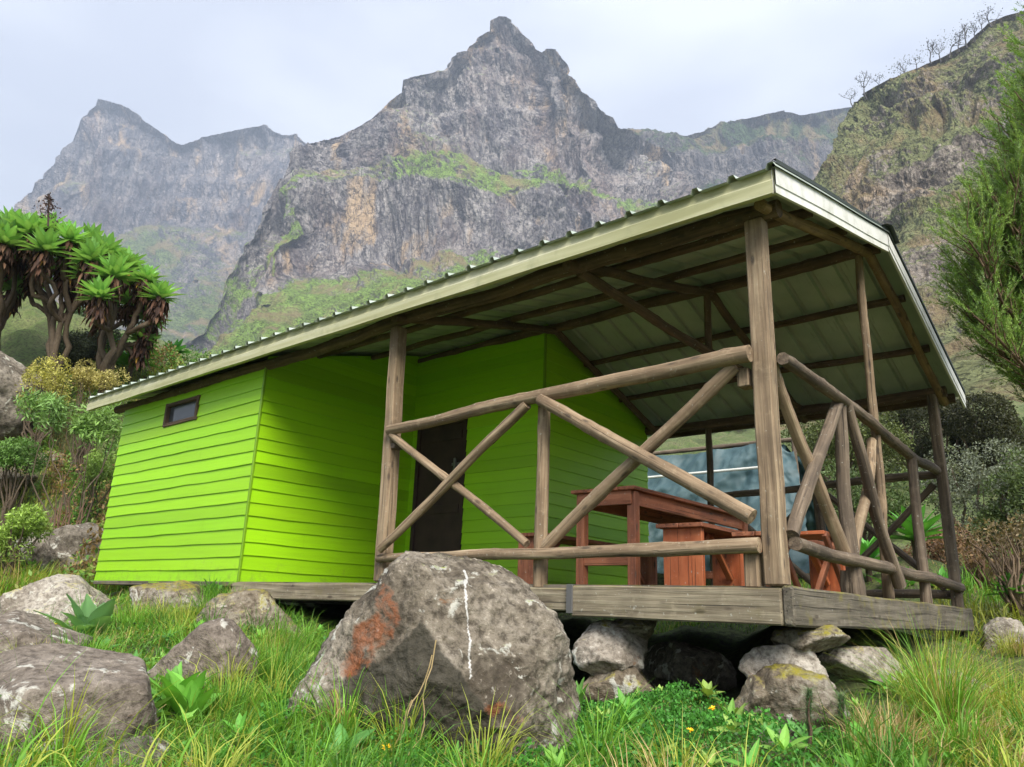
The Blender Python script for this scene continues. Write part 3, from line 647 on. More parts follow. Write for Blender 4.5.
# rear railing
part('top_rail', M_side, lambda mb: mb.log((-2.3, 3.98, 1.10), (-.0, 4.0, 1.17), .04, .045))
part('bottom_rail', M_side, lambda mb: mb.log((-2.3, 3.98, .10), (-.0, 4.0, .10), .04, .045))
part('railing_post', M_side, lambda mb: mb.log((-1.12, 3.95, 0), (-1.14, 3.95, 1.1), .05))
part('brace', M_side, lambda mb: mb.log((-1.05, 3.96, 1.05), (-.08, 3.96, .15), .035))
part('brace', M_side, lambda mb: mb.log((-1.05, 3.99, .15), (-.08, 3.99, 1.08), .035))
part('brace', M_side, lambda mb: mb.log((-2.2, 3.96, 1.05), (-1.2, 3.96, .15), .035))
part('brace', M_side, lambda mb: mb.log((-2.2, 3.99, .15), (-1.2, 3.99, 1.05), .035))
# roof structure
EV, RE = -.24, 4.22
GX1, GX0 = .20, -8.46
zf = lambda y: 2.150+(y-EV)*.250 if y <= YR else 2.150+(YR-EV)*.250-(y-YR)*.335
part('wall_plate', M_pole, lambda mb: mb.log((GX0+.2, .0, 2.05), (.12, .0, 2.06), .055, .06, .03))
part('wall_plate', M_pole, lambda mb: mb.log((GX0+.2, YB, 1.93), (.12, YB, 1.93), .05, .06, .03))
part('ridge_beam', M_pole, lambda mb: mb.log((GX0+.2, YR, 2.60), (.15, YR, 2.60), .05, .055, .03))
for yy in (.55, 1.25): part('purlin', M_pole, lambda mb: mb.log((XC+.05, yy, zf(yy)-.065), (.12, yy, zf(yy)-.065), .033, .04, .02))
for yy in (2.65, 3.35): part('purlin', M_pole, lambda mb: mb.log((XK+.02, yy, zf(yy)-.06), (.14, yy, zf(yy)-.06), .033, .038, .02))
part('purlin', M_pole, lambda mb: mb.beam((XK+.02, 4.16, zf(4.16)-.06), (.15, 4.16, zf(4.16)-.06), .04, .09))
def rafters(x, mat, r=.042):
    part('rafter', mat, lambda mb: mb.log((x, -.15, zf(-.15)-.14), (x, YR, zf(YR)-.13), r, r, .02))
    part('rafter', mat, lambda mb: mb.log((x, YR+.02, zf(YR)-.13), (x, 4.1, zf(4.1)-.13), r, r, .02))
rafters(-.03+.1, wood('tan_rafter', (.12, .07, .035), (.24, .15, .07), (.33, .22, .12)), .04)
rafters(-1.25, M_pole); rafters(-2.95, M_pole)
part('tie_beam', M_pole, lambda mb: mb.log((-1.25, .0, 2.04), (-1.25, YB, 1.96), .042, .045, .02))
part('king_post', M_pole, lambda mb: mb.log((-1.25, 1.9, 2.0), (-1.25, 1.9, 2.55), .035))
# roof sheets: box-rib profile, ribs run down the slope
def sheet(mb):
    xs = []; zs = []; x = GX0-.0; pr = [(.0, 0), (.075, 0), (.088, .029), (.116, .029), (.131, 0)]
    while x < GX1+.03:
        for a_, b_ in pr: xs.append(x+a_); zs.append(b_)
        x += .2195
    xs = np.array(xs); zs = np.array(zs); k = xs <= GX1+.035; xs = xs[k]; zs = zs[k]
    for (ya, yb) in ((EV-.075, YR+.01), (YR-.01, RE+.035)):
        ys = np.linspace(ya, yb, 10)
        for th in (0, .003):
            V = np.array([(x_, y_, zf(y_)+z_+th+.004+.003*math.sin(x_*2.1+y_*3)) for y_ in ys for x_, z_ in zip(xs, zs)])
            Q = grid_quads(len(ys), len(xs)); mb.add(V, Q if not th else Q[:, ::-1])
        # eave edge closes the two skins
part('roof', M_roof, sheet)
for yy in (.2, .9, 1.6): pass
part('ridge_cap', M_ridge, lambda mb: mb.add(np.array([(x_, y_, z_) for x_ in np.linspace(GX0, GX1+.06, 20) for y_, z_ in ((YR-.18, zf(YR-.18)+.034), (YR-.02, zf(YR)+.045), (YR+.02, zf(YR)+.045), (YR+.18, zf(YR+.18)+.034))]), grid_quads(20, 4)[:, ::-1]))
def fas(mb, y0, x0, x1, zt, zb):
    # folded metal board with a lip that leans out
    n_ = 30; X = np.linspace(x0, x1, n_); r0 = rng.random()*9
    wv = .006*perlin(np.stack([X*1.5+r0, X*0, X*0], -1))
    prof = [(0.0, zt), (-.006, (zt+zb)/2+.012), (-.016, (zt+zb)/2), (-.010, zb), (.03, zb+.001), (.035, zb+.02), (.02, zb+.022), (.012, zt)]
    V = np.array([(x_, y0+a_, z_+w_) for x_, w_ in zip(X, wv) for a_, z_ in prof]); 
    G = np.array([(x_, a_, z_) for x_ in X for a_, z_ in prof]); mb.add(V, grid_quads(n_, len(prof))[:, ::-1], None, G)
xx = [GX0, -6.3, -4.05, -1.75, GX1]
for i in range(4):
    part('fascia', M_fascia, lambda mb: fas(mb, EV-.002*(i % 2)-.03, xx[i], xx[i+1]+.03*(i < 3), 2.148, 2.005))
def gfas(mb, y0, y1, zA, zB, h, x0=GX1):
    ys = np.linspace(y0, y1, 12); V = []
    for y_ in ys:
        z_ = zA+(zB-zA)*(y_-y0)/(y1-y0)+.004*math.sin(y_*3)
        V += [(x0, y_, z_+h/2), (x0+.018, y_, z_+h/2), (x0+.018, y_, z_-.18*h), (x0+.012, y_, z_-.20*h), (x0+.014, y_, z_-h/2), (x0-.004, y_, z_-h/2), (x0-.004, y_, z_+h/2-.001)]
    mb.add(np.array(V), grid_quads(12, 7))
part('gable_fascia', M_fwhite, lambda mb: gfas(mb, EV-.045, YR, 2.075, zf(YR)-.078, .155))
part('gable_fascia', M_fwhite, lambda mb: gfas(mb, YR, RE+.02, zf(YR)-.075, zf(RE)-.068, .13, GX1+.004))
part('roof_edge_trim', M_ridge, lambda mb: gfas(mb, EV-.045, YR, zf(EV)+.028, zf(YR)+.022, .04, GX1+.008))
part('roof_edge_trim', M_ridge, lambda mb: gfas(mb, YR, RE+.02, zf(YR)+.022, zf(RE)+.02, .04, GX1+.01))

# ------------------------------------------------------------------ furniture
tb = empty('table', (-1.65, 2.0, 0), 'long red brown wooden table on the porch against the green wall', 'table')
TX0, TX1, TY0, TY1 = -2.03, -1.45, 1.0, 3.1
part('tabletop', M_red, lambda mb: [mb.box((TX0+k*.146, TY0, .725), (TX0+k*.146+.14, TY1, .752)) for k in range(4)], tb)
part('apron', M_red, lambda mb: (mb.box((TX0+.05, TY0+.03, .62), (TX1-.05, TY0+.055, .724)), mb.box((TX1-.075, TY0+.055, .62), (TX1-.05, TY1-.05, .724)), mb.box((TX0+.05, TY0+.055, .62), (TX0+.075, TY1-.05, .724))), tb)
for x_ in (TX0+.06, TX1-.06):
    for y_ in (TY0+.08, TY1-.1): part('leg', M_red, lambda mb: mb.box((x_-.035, y_-.035, 0), (x_+.035, y_+.035, .72)), tb)
part('stretcher', M_red, lambda mb: mb.box((TX0+.09, TY0+.055, .18), (TX1-.09, TY0+.10, .25)), tb)
part('stretcher', M_red, lambda mb: mb.box((TX0+.09, TY1-.13, .18), (TX1-.09, TY1-.08, .25)), tb)
def bench(name, label, x0, x1, y0, y1, h, mat, wide):
    e = empty(name, ((x0+x1)/2, (y0+y1)/2, 0), label, 'bench', 'benches on the porch')
    part('seat', M_red, lambda mb: (mb.box((x0, y0, h-.03), ((x0+x1)/2-.004, y1, h)), mb.box(((x0+x1)/2+.004, y0, h-.03), (x1, y1, h))), e)
    for y_ in (y0+.05, y1-.09): part('leg', mat, lambda mb: mb.box((x0+.03, y_, 0), (x1-.03, y_+.04, h-.031)), e)
    part('brace', mat, lambda mb: mb.beam(((x0+x1)/2, y0+.10, .12), ((x0+x1)/2, y0+.42, h-.04), .05, .04), e)
    part('brace', mat, lambda mb: mb.beam(((x0+x1)/2, y1-.10, .12), ((x0+x1)/2, y1-.42, h-.04), .05, .04), e)
    return e
bench('bench', 'orange brown plank bench beside the long table, nearest the front rail', -1.28, -.92, 1.0, 1.9, .46, M_orange, 1)
bench('bench', 'orange brown bench at the far side of the porch by the corner post', -.78, -.45, 1.15, 2.6, .40, M_orange, 1)
bench('bench', 'narrow red brown bench between the green wall and the long table', -2.62, -2.30, 1.0, 2.9, .44, M_red, 0)
st_ = empty('folding_chair', (-.35, 1.25, 0), 'red brown slanted wooden chair behind the corner post', 'chair')
part('seat', M_orange, lambda mb: mb.box((-.5, 1.1, .36), (-.14, 1.45, .385)), st_)
for x_ in (-.48, -.18):
    part('leg', M_red, lambda mb: mb.beam((x_, 1.02, .0), (x_, 1.42, .37), .03, .05), st_)
    part('leg', M_red, lambda mb: mb.beam((x_+.035, 1.46, .0), (x_+.035, 1.12, .37), .03, .05), st_)

# ------------------------------------------------------------------ tarpaulin behind the porch
def tarp(mb):
    nu, nv = 120, 90
    u = np.linspace(0, 1, nu)[:, None]; v = np.linspace(0, 1, nv)[None]
    x = -5.2+(3.45)*u+0*v; y = 5.9+0*u-.75*v+.0
    zr = 2.12-.10*np.sin(u*np.pi)+0*v; z = zr*(1-v)+(.35)*v
    x = x-.25*(1-v)*sstep(.8, 1, u)+.12*v
    P3 = np.stack([x*1.3+v*.8, v*1.2+0*x, 0*x+3], -1)
    fold = .10*fbm(P3, 4, .55, True)+.05*np.sin((u*14+v*6+1.5*perlin(P3)))*v
    y = y-fold; z = z+.03*fbm(P3*2, 3)-.22*sstep(.88, 1, u)*(1-v)
    V = np.stack([x, y, z], -1).reshape(-1, 3); Q = grid_quads(nu, nv); mb.add(V, Q)
    V2 = V.copy(); V2[:, 1] = 2*5.92-V2[:, 1]; mb.add(V2, Q[:, ::-1])
te = empty('tarpaulin_shelter', (-3.6, 5.9, .0), 'blue grey tarpaulin shelter behind the porch', 'tarpaulin')
part('tarpaulin', M_tarp, tarp, te, smooth=True)
part('ridge_pole', M_side, lambda mb: mb.log((-5.4, 5.92, 2.12), (-1.9, 5.92, 2.08), .035), te)
part('pole', M_side, lambda mb: mb.log((-2.0, 5.92, -.3), (-2.05, 5.92, 2.08), .035), te)
part('pole', M_side, lambda mb: mb.log((-5.1, 5.92, -.3), (-5.1, 5.92, 2.08), .035), te)
part('guy_pole', M_white, lambda mb: mb.tube([(-4.4, 5.2, 1.62), (-1.95, 5.2, 1.62)], .018, 8), te)

# ------------------------------------------------------------------ rocks
_ico = {}
def ico(sub):
    if sub in _ico: return _ico[sub]
    import bmesh
    bm = bmesh.new(); bmesh.ops.create_icosphere(bm, subdivisions=sub, radius=1)
    V = np.array([v.co[:] for v in bm.verts]); T = np.array([[v.index for v in f.verts] for f in bm.faces]); bm.free()
    _ico[sub] = (V, T); return V, T
def rock(label, c, size, seed, mat=M_rock, rz=0, planes=13, sub=5, nz_=.085, group=None, custom=None, paint=None, tilt=(0, 0), name='boulder'):
    V, T = ico(sub); rg = np.random.default_rng(seed)
    if custom is None:
        nn = rg.normal(size=(planes, 3)); nn /= np.linalg.norm(nn, axis=1)[:, None]; dd_ = rg.uniform(.55, .92, planes)
    else: nn = np.array([k[0] for k in custom], float); nn /= np.linalg.norm(nn, axis=1)[:, None]; dd_ = np.array([k[1] for k in custom])
    q = np.maximum(V@nn.T, 1e-3); r_i = dd_[None]/q
    k = 36.; r = -np.log(np.exp(-k*np.clip(r_i, 0, 3)).sum(1)+np.exp(-k*1.08))/k
    Vv = V*r[:, None]
    o = rg.random(3)*50
    Vv = Vv*(1+nz_*fbm(Vv*1.6+o, 5, .55)[:, None]+.35*nz_*fbm(Vv*6+o, 4, .6, True)[:, None])
    size = np.array(size); Vv = Vv*size
    cz, sz = math.cos(rz), math.sin(rz)
    Vv = Vv@np.array([[cz, sz, 0], [-sz, cz, 0], [0, 0, 1]])
    G = Vv/ max(size.max()*1.6, .01)*.9+o if size.max() > .6 else Vv+o
    Wd = Vv+np.array(c)
    C = paint(Wd) if paint else None
    mb = MB(); mb.add(Wd, None, T, G, C)
    ob = mb.build(name, mat, smooth=True, loc=c); tag(ob, label, 'boulder' if name == 'boulder' else 'stone', group); return ob
# hero boulder
def seg(px, py, pts, wd, seed=0.):
    d = np.full(px.shape, 1e9)
    for (a0, b0), (a1, b1) in zip(pts[:-1], pts[1:]):
        L2 = (a1-a0)**2+(b1-b0)**2; t_ = np.clip(((px-a0)*(a1-a0)+(py-b0)*(b1-b0))/L2, 0, 1)
        d = np.minimum(d, np.hypot(px-a0-t_*(a1-a0), py-b0-t_*(b1-b0)))
    return 1-sstep(wd*.4, wd*1.3, d)
BC = at(432, 668, D=3.05)
def paint_big(P):
    hx = (P-BC)@rt0; hz = P[:, 2]-BC[2]; facing = ((P-BC)@np.array([fw[0], fw[1], 0])) < .12
    px = 432+hx*253; py = 668-hz*253
    nz1 = 10*fbm(P*5, 4); r_ = np.maximum(seg(px+nz1, py+nz1, [(385, 598), (393, 618), (375, 640), (365, 665)], 13), seg(px+nz1, py, [(352, 690), (345, 715)], 9))
    r_ = np.maximum(r_, .8*seg(px+nz1, py+nz1, [(495, 690), (520, 705)], 10))
    w_ = seg(px+3*perlin(P*12), py, [(462, 574), (466, 592), (469, 618), (474, 668)], 1.3)
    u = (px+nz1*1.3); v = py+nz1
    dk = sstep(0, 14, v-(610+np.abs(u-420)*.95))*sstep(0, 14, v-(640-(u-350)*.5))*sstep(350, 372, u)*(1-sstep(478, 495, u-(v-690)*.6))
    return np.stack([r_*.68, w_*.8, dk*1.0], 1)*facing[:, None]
def hv(a, b_, c_): return rt0*a+np.array([0, 0, 1.])*b_-np.array([-math.sin(yaw), math.cos(yaw), 0])*c_   # right, up, toward viewer
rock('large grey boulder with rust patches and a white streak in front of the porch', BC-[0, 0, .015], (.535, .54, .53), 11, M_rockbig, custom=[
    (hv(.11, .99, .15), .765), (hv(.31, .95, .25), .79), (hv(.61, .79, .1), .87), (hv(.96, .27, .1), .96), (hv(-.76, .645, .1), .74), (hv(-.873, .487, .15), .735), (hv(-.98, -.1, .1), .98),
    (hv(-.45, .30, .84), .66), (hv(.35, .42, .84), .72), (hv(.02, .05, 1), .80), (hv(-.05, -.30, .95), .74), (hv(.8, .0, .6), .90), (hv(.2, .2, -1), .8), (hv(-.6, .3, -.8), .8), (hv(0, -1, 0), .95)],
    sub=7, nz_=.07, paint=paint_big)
rock('smooth flat topped grey boulder at the lower left with grass in front', at(58, 726, D=2.7), (.41, .32, .29), 21, M_rockpink, rz=.5, sub=6, custom=[
    (hv(.05, 1, .25), .72), (hv(-.5, .75, .2), .82), (hv(.95, .25, .2), .80), (hv(.2, .2, 1), .85), (hv(-.9, .2, .4), .95), (hv(0, 0, -1), .9), (hv(.6, -.2, .8), .85)], nz_=.03)
rock('low dark rock at the bottom edge under the smooth boulder', at(120, 772, D=2.45), (.24, .16, .10), 22, M_rock, sub=5)
rock('rounded grey boulder behind the long leafed dock', at(200, 680, D=3.75), (.27, .25, .28), 23, M_rockpink, rz=1., sub=6, nz_=.04)
rock('flat pale rock with yellow flowers at the far left', at(45, 616, D=6.2), (.60, .42, .30), 24, M_rockpale, rz=.6)
rock('broad low rock at the left edge behind the smooth boulder', at(18, 652, D=4.3), (.50, .36, .26), 25, M_rockpink, rz=.2)
rock('mossy pointed rock below the green wall corner', at(178, 611, D=6.6), (.44, .34, .34), 26, M_rockmoss, rz=.8)
rock('brownish low rock below the left end of the deck beam', at(250, 632, D=5.6), (.44, .30, .27), 27, M_rockmoss, rz=.3)
rock('small half buried stone in the grass left of the large boulder', at(245, 748, D=2.9), (.10, .09, .07), 28, M_rock)
rock('grey boulder left of the green wall', at(68, 552, D=11.5), (.8, .6, .6), 29, M_rock, rz=.4)
rock('dark overgrown boulder at the left edge above the grass', at(8, 480, D=14.2), (.6, .5, .36), 30, M_rockmoss)
rock('tall grey cliff like boulder at the left edge under the giant groundsels', at(-12, 395, D=15.5), (1.15, 1.0, 1.1), 31, M_rock, rz=.3)
rock('mossy boulder behind the bare branched shrub', at(45, 470, D=15.0), (.7, .5, .32), 32, M_rockmoss)
PS = 'stacked support stones'
rock('pale angular support stone under the left deck joint', at(612, 652, D=4.45), (.24, .19, .16), 41, M_rockpale, rz=.3, name='stone', group=PS)
rock('dark base stone below the pale support stone', at(618, 692, D=4.35), (.27, .2, .2), 54, M_rockmoss, rz=.9, name='stone', group=PS)
rock('small flat stone wedged on the pale support stone', at(632, 628, D=4.55), (.19, .15, .09), 42, M_rockmoss, rz=.7, name='stone', group=PS)
rock('top mossy stone of the corner pier under the deck corner', at(803, 640, D=4.0), (.20, .17, .10), 43, M_rockmoss, rz=.2, name='stone', group=PS)
rock('middle stone of the corner pier', at(790, 668, D=3.95), (.24, .18, .13), 44, M_rockpale, rz=.5, name='stone', group=PS)
rock('broad mossy bottom stone of the corner pier', at(800, 712, D=3.75), (.27, .20, .20), 45, M_rockmoss, rz=.8, name='stone', group=PS)
rock('grey rock at the bottom edge below the corner pier', at(782, 762, D=3.0), (.15, .14, .11), 46, M_rock, rz=.8)
rock('yellow mossy hump left of the corner pier', at(757, 705, D=3.8), (.15, .13, .15), 47, M_rockmoss, name='stone')
rock('long brown rock under the side beam', at(868, 668, D=4.6), (.30, .22, .15), 48, M_rockpale, rz=1.1)
rock('grey block of rock at the right edge', at(1004, 648, D=6.2), (.22, .2, .24), 49, M_rockpale, rz=.4)
rock('dark stone in the shade under the middle of the deck', at(688, 665, D=5.3), (.26, .2, .16), 50, M_rock)
rock('large dark stone deep under the deck', (-1.6, 1.7, -.62), (.5, .35, .26), 51, M_rock)
rock('shaded stone under the rear of the deck', (-.5, 2.6, -.55), (.4, .35, .25), 52, M_rock)
rock('rock hidden in grass near the right edge', at(960, 690, D=4.2), (.16, .15, .1), 53, M_rock)

# ------------------------------------------------------------------ vegetation helpers
def blade_mesh(mb, P, h, wd, lean, az, C, n=4, curl=1.):
    """many blades at once. P (N,3) roots; h,wd,lean arrays; az azimuth of the bend"""
    Nn = len(P); ts = np.linspace(0, 1, n)
    d = np.stack([np.cos(az), np.sin(az), 0*az], 1); sd_ = np.stack([-np.sin(az), np.cos(az), 0*az], 1)
    tw = rng.uniform(-1, 1, Nn); sd_ = sd_*np.cos(tw)[:, None]+d*np.sin(tw)[:, None]
    V = np.zeros((Nn, 2*n-1, 3)); CC = np.zeros((Nn, 2*n-1, 3))
    for i, t_ in enumerate(ts):
        a = lean*(t_**(1+curl*.5)); x = h*np.sin(a)*t_; z = h*np.cos(a*.95)*t_
        c0 = P+d*x[:, None]+np.array([0, 0, 1])*z[:, None]; ww = (wd*(1-t_**2.2)*.5)[:, None]
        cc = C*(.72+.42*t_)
        if i < n-1:
            V[:, 2*i] = c0-sd_*ww; V[:, 2*i+1] = c0+sd_*ww; CC[:, 2*i] = cc; CC[:, 2*i+1] = cc
        else: V[:, 2*i] = c0; CC[:, 2*i] = cc
    base = (np.arange(Nn)*(2*n-1))[:, None]
    Q = np.concatenate([base+np.array([2*i, 2*i+1, 2*i+3, 2*i+2]) for i in range(n-2)]); T = base+np.array([2*n-4, 2*n-3, 2*n-2])
    mb.add(V.reshape(-1, 3), Q, T, None, CC.reshape(-1, 3))
def leaf(mb, p, d, upv, L, W, droop, C, n=7, fold=.25, shape=.45, wavy=0.):
    """one broad leaf from p along direction d"""
    d = np.array(d, float); d /= np.linalg.norm(d); s_v = np.cross(d, upv); s_v /= np.linalg.norm(s_v)+1e-9; nu_ = np.cross(s_v, d)
    t_ = np.linspace(0, 1, n); wv = W*np.sin(np.pi*np.clip(t_, 0, 1)**(shape*1.6))**.8*.5; wv[0] = W*.06; wv[-1] = .001
    ctr = p+d*(L*t_)[:, None]-np.array([0, 0, 1])*(droop*L*t_**2)[:, None]
    wob = wavy*W*np.sin(t_*17+rng.random()*6)[:, None]*nu_
    l_ = ctr+s_v*wv[:, None]+nu_*(wv*fold)[:, None]+wob; r_ = ctr-s_v*wv[:, None]+nu_*(wv*fold)[:, None]-wob
    V = np.stack([l_, ctr, r_], 1).reshape(-1, 3)
    c = np.array(C)*(1+rng.normal()*.12); CC = np.tile(c, (len(V), 1)); CC[1::3] *= 1.25
    mb.add(V, grid_quads(n, 3), None, None, CC)
def rosette(mb, p, axis, R, nl, C, droop=.25, W=.28, inner=.2, outer=1.35, n=6, fold=.3):
    axis = np.array(axis, float); axis /= np.linalg.norm(axis)
    a_ = np.cross(axis, [.3, .2, 1.]) if abs(axis[2]) < .9 else np.cross(axis, [1, 0, 0]); a_ /= np.linalg.norm(a_); b_ = np.cross(axis, a_)
    for i in range(nl):
        f = i/nl; th = i*2.39996+rng.normal()*.15; el = inner+(outer-inner)*f**.8+rng.normal()*.06
        d = axis*math.cos(el)+(a_*math.cos(th)+b_*math.sin(th))*math.sin(el)
        L = R*(.55+.5*math.sin(min(1, f*1.3+.2)*1.5))*rng.uniform(.72, 1.12)
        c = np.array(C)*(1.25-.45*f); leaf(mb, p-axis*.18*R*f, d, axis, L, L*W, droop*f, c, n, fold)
def scatter_leaves(mb, P, size, C, asp=2.0, jit=.25, upb=.0):
    Nn = len(P); d = rng.normal(size=(Nn, 3)); d[:, 2] += upb; d /= np.linalg.norm(d, axis=1)[:, None]
    e = rng.normal(size=(Nn, 3)); s_v = np.cross(d, e); s_v /= np.linalg.norm(s_v, axis=1)[:, None]
    L = (size*rng.uniform(.6, 1.3, Nn))[:, None]; wv = L/asp
    V = np.stack([P, P+d*L*.5+s_v*wv*.5, P+d*L, P+d*L*.5-s_v*wv*.5], 1)
    C = np.broadcast_to(C, (Nn, 3))*(1+rng.normal(size=(Nn, 1))*jit)
    mb.add(V.reshape(-1, 3), np.arange(Nn*4).reshape(-1, 4), None, None, np.repeat(np.clip(C, 0.005, 1), 4, axis=0))
def curve(p0, p1, bend, n=8):
    p0 = np.array(p0, float); p1 = np.array(p1, float); t_ = np.linspace(0, 1, n)[:, None]
    o = rng.random(3)*40; L = np.linalg.norm(p1-p0)
    off = np.stack([perlin(np.hstack([t_*2.2+o[0], t_*0+k*5+o[1], t_*0])) for k in range(3)], 1)*(np.sin(t_*np.pi)*bend*L)
    return p0+(p1-p0)*t_+off

# ------------------------------------------------------------------ giant groundsel trees (left)
GC = (.20, .38, .11)
def groundsel(base, heads, label, R=.56, D=15.):
    e = empty('giant_groundsel', base, label, 'tree', 'giant groundsels on the left bank')
    tr = MB(); cr_ = MB(); dl = MB()
    fork0 = np.array(base); base = np.array(base); base[2] = gz(base[0], base[1])-.1; e.location = [float(v) for v in base]; fork = fork0+np.array([0, 0, .1])
    tr.tube(curve(base-[0, 0, .3], (base+fork)/2, .05), np.linspace(.13, .10, 8), 9, .2, C=(.10, .075, .05))
    # secondary forks
    heads = heads+[(h[0]+rng.uniform(-16, 12), h[1]+rng.uniform(4, 22), h[2]+rng.uniform(-.5, .9)) for h in heads[::2]]
    hs = [at(h[0], h[1]-3, D=D+h[2]) for h in heads]
    hs.sort(key=lambda p: (p-CAM)@rt); groups = [hs[i:i+3] for i in range(0, len(hs), 3)]
    for gp in groups:
        mid = np.mean(gp, 0)*.45+fork*.55-[0, 0, .25]
        tr.tube(curve((base+fork)/2-[0, 0, .1], mid, .16), np.linspace(.075, .055, 8), 8, .2, C=(.10, .075, .05))
        for h in gp:
            below = h-np.array([0, 0, .5])
            tr.tube(np.vstack([curve(mid, below, .2), h-[0, 0, .05]]), np.linspace(.055, .045, 9), 8, .2, C=(.11, .08, .055))
            ax = np.array([0, 0, 1.])+.30*(h-mid)/np.linalg.norm(h-mid)+rng.normal(size=3)*.12
            rosette(cr_, h+[0, 0, .02], ax, R*rng.uniform(.85, 1.12), 60, np.array(GC)*rng.uniform(.8, 1.25), .16, .27, .08, 1.55)
            # skirt of dead leaves
            for i in range(130):
                th = rng.uniform(0, 6.28); zz = -rng.uniform(.05, .55); r0 = rng.uniform(.03, .16)
                d = np.array([math.cos(th)*.8, math.sin(th)*.8, -.9-rng.random()*1.6])
                cc = random.choice([(.07, .04, .028), (.11, .055, .035), (.05, .03, .024), (.15, .085, .05)]) if rng.random() > .02 else (.45, .26, .05)
                leaf(dl, h+np.array([math.cos(th)*r0, math.sin(th)*r0, zz*rng.uniform(.3, 1)]), d, (math.cos(th), math.sin(th), .4), rng.uniform(.12, .26), .07, .2, cc, 4, .5)
    tr.build('trunk', M_bark, e, smooth=True); cr_.build('crown', M_leaf, e, smooth=True); dl.build('dead_leaves', M_dead, e)
groundsel(at(-5, 372, D=16.4), [(0, 240, -.3), (-28, 250, 0), (20, 252, .5), (14, 292, .8), (-14, 228, .4), (12, 232, .9)], 'giant groundsel tree cut by the left edge of the photo', D=16.4)
groundsel(at(62, 352, D=16.3), [(30, 236, 0), (45, 252, -.5), (50, 232, .6), (70, 243, 0), (68, 268, .3), (80, 288, .7), (90, 246, .8), (35, 275, .9)], 'giant groundsel with dark dead leaf skirts in the middle of the bank', D=16.3)
groundsel(at(108, 356, D=16), [(92, 262, -.3), (106, 256, .6), (114, 278, -.5), (128, 268, .4), (146, 282, .2), (160, 300, 0), (150, 322, .5), (130, 306, .9), (112, 300, .9)], 'giant groundsel leaning right with its crown stepping down to the roof', R=.52, D=16.)
def rosette_plant(c, R, nl, C, label, stem=0, name='rosette_plant', group=None, W=.28, outer=1.35, cat='plant', ax=(0, 0, 1), fold=.3, droop=.25, inner=.2):
    c = np.array(c, float); stem = max(stem, c[2]-gz(c[0], c[1])) if stem else 0; e = empty(name, c-[0, 0, stem], label, cat, group); mb = MB()
    rosette(mb, c, ax, R, nl, C, droop, W, inner, outer, 8, fold); mb.build('leaves', M_leaf, e, smooth=True)
    if stem: part('stem', M_bark, lambda m_: m_.tube(curve(c-[0, 0, stem], c, .05), min(.06, .09*R), 8, .2, C=(.1, .07, .05)), e)
    return e
LG = 'large leaf rosettes'
rosette_plant(at(132, 362, D=17), .62, 40, (.09, .26, .04), 'bright green leaf rosette just above the left roof end, left one', .9, group=LG)
rosette_plant(at(174, 352, D=19), .48, 34, (.06, .20, .05), 'darker green leaf rosette above the left roof end, right one', .9, group=LG)
rosette_plant(at(112, 345, D=18), .5, 30, (.08, .22, .04), 'leaf rosette behind the bushes under the giant groundsel', .8, group=LG)

# feathery shrubs
def bush(c, size, n, C, leafsz, label, seed=0, name='bush', lobes=13, stemc=(.10, .075, .05), asp=2.2, cat='bush', group=None, upb=.3, root=None, nb=14, hollow=.55, jit=.3):
    c = np.array(c, float); size = np.array(size, float); rg = np.random.default_rng(seed)
    root = (c-[0, 0, size[2]*.8] if root is None else np.array(root, float)); root[2] = min(root[2], gz(root[0], root[1])-.03)
    e = empty(name, root, label, cat, group); mb = MB()
    dirs = rg.normal(size=(lobes, 3)); dirs[:, 2] = dirs[:, 2]*.9+.1; dirs /= np.linalg.norm(dirs, axis=1)[:, None]
    lc = dirs*rg.uniform(.4, .8, lobes)[:, None]; lr = rg.uniform(.28, .48, lobes)
    per = n//lobes; Ps = []; Cs = []
    for q, r in zip(lc, lr):
        d = rg.normal(size=(per, 3)); d /= np.linalg.norm(d, axis=1)[:, None]; rad = r*rg.uniform(hollow, 1.05, per)**.6
        p = q+d*rad[:, None]; Ps.append(p); Cs.append(np.array(C)[None]*rg.uniform(.75, 1.3)*np.ones((per, 1)))
    Ps = np.concatenate(Ps); Cs = np.concatenate(Cs)
    keep = fbm(Ps*3.2+seed, 3) > -.30; Ps = Ps[keep]; Cs = Cs[keep]
    scatter_leaves(mb, c+Ps*size, leafsz, Cs, asp, jit, upb); mb.build('foliage', M_leaf, e)
    st = MB()
    for i in range(nb):
        q = c+(lc[i % lobes]+rg.normal(size=3)*.15)*size
        st.tube(curve(root, q, .18), np.minimum(np.linspace(.035, .008, 8)*size.max(), np.linspace(.045, .012, 8)), 6, .15, C=stemc)
    st.build('stem', M_bark, e, smooth=True); return e
bush(at(46, 388, D=15), (.75, .6, .65), 6000, (.42, .40, .10), .05, 'yellow green flowering bush left of the roof end', 3)
bush(at(100, 376, D=15.5), (.6, .5, .4), 6000, (.45, .40, .14), .045, 'small pale yellow bush close to the roof end', 5)
bush(at(84, 362, D=18), (1.5, .9, .9), 22000, (.075, .09, .055), .06, 'grey olive bush under the giant groundsels', 4)
bush(at(42, 412, D=13), (.55, .45, .36), 2000, (.20, .34, .10), .12, 'ferny green shrub crown over a dark hanging stem', 6, lobes=16, nb=4, asp=5, hollow=.2, upb=.1, root=at(66, 520, D=12.2))
bush(at(100, 428, D=12.5), (.52, .45, .45), 2200, (.21, .35, .09), .12, 'ferny green shrub beside the upper green wall', 8, lobes=16, nb=4, asp=5, hollow=.2, upb=.1, root=at(72, 520, D=12.0))
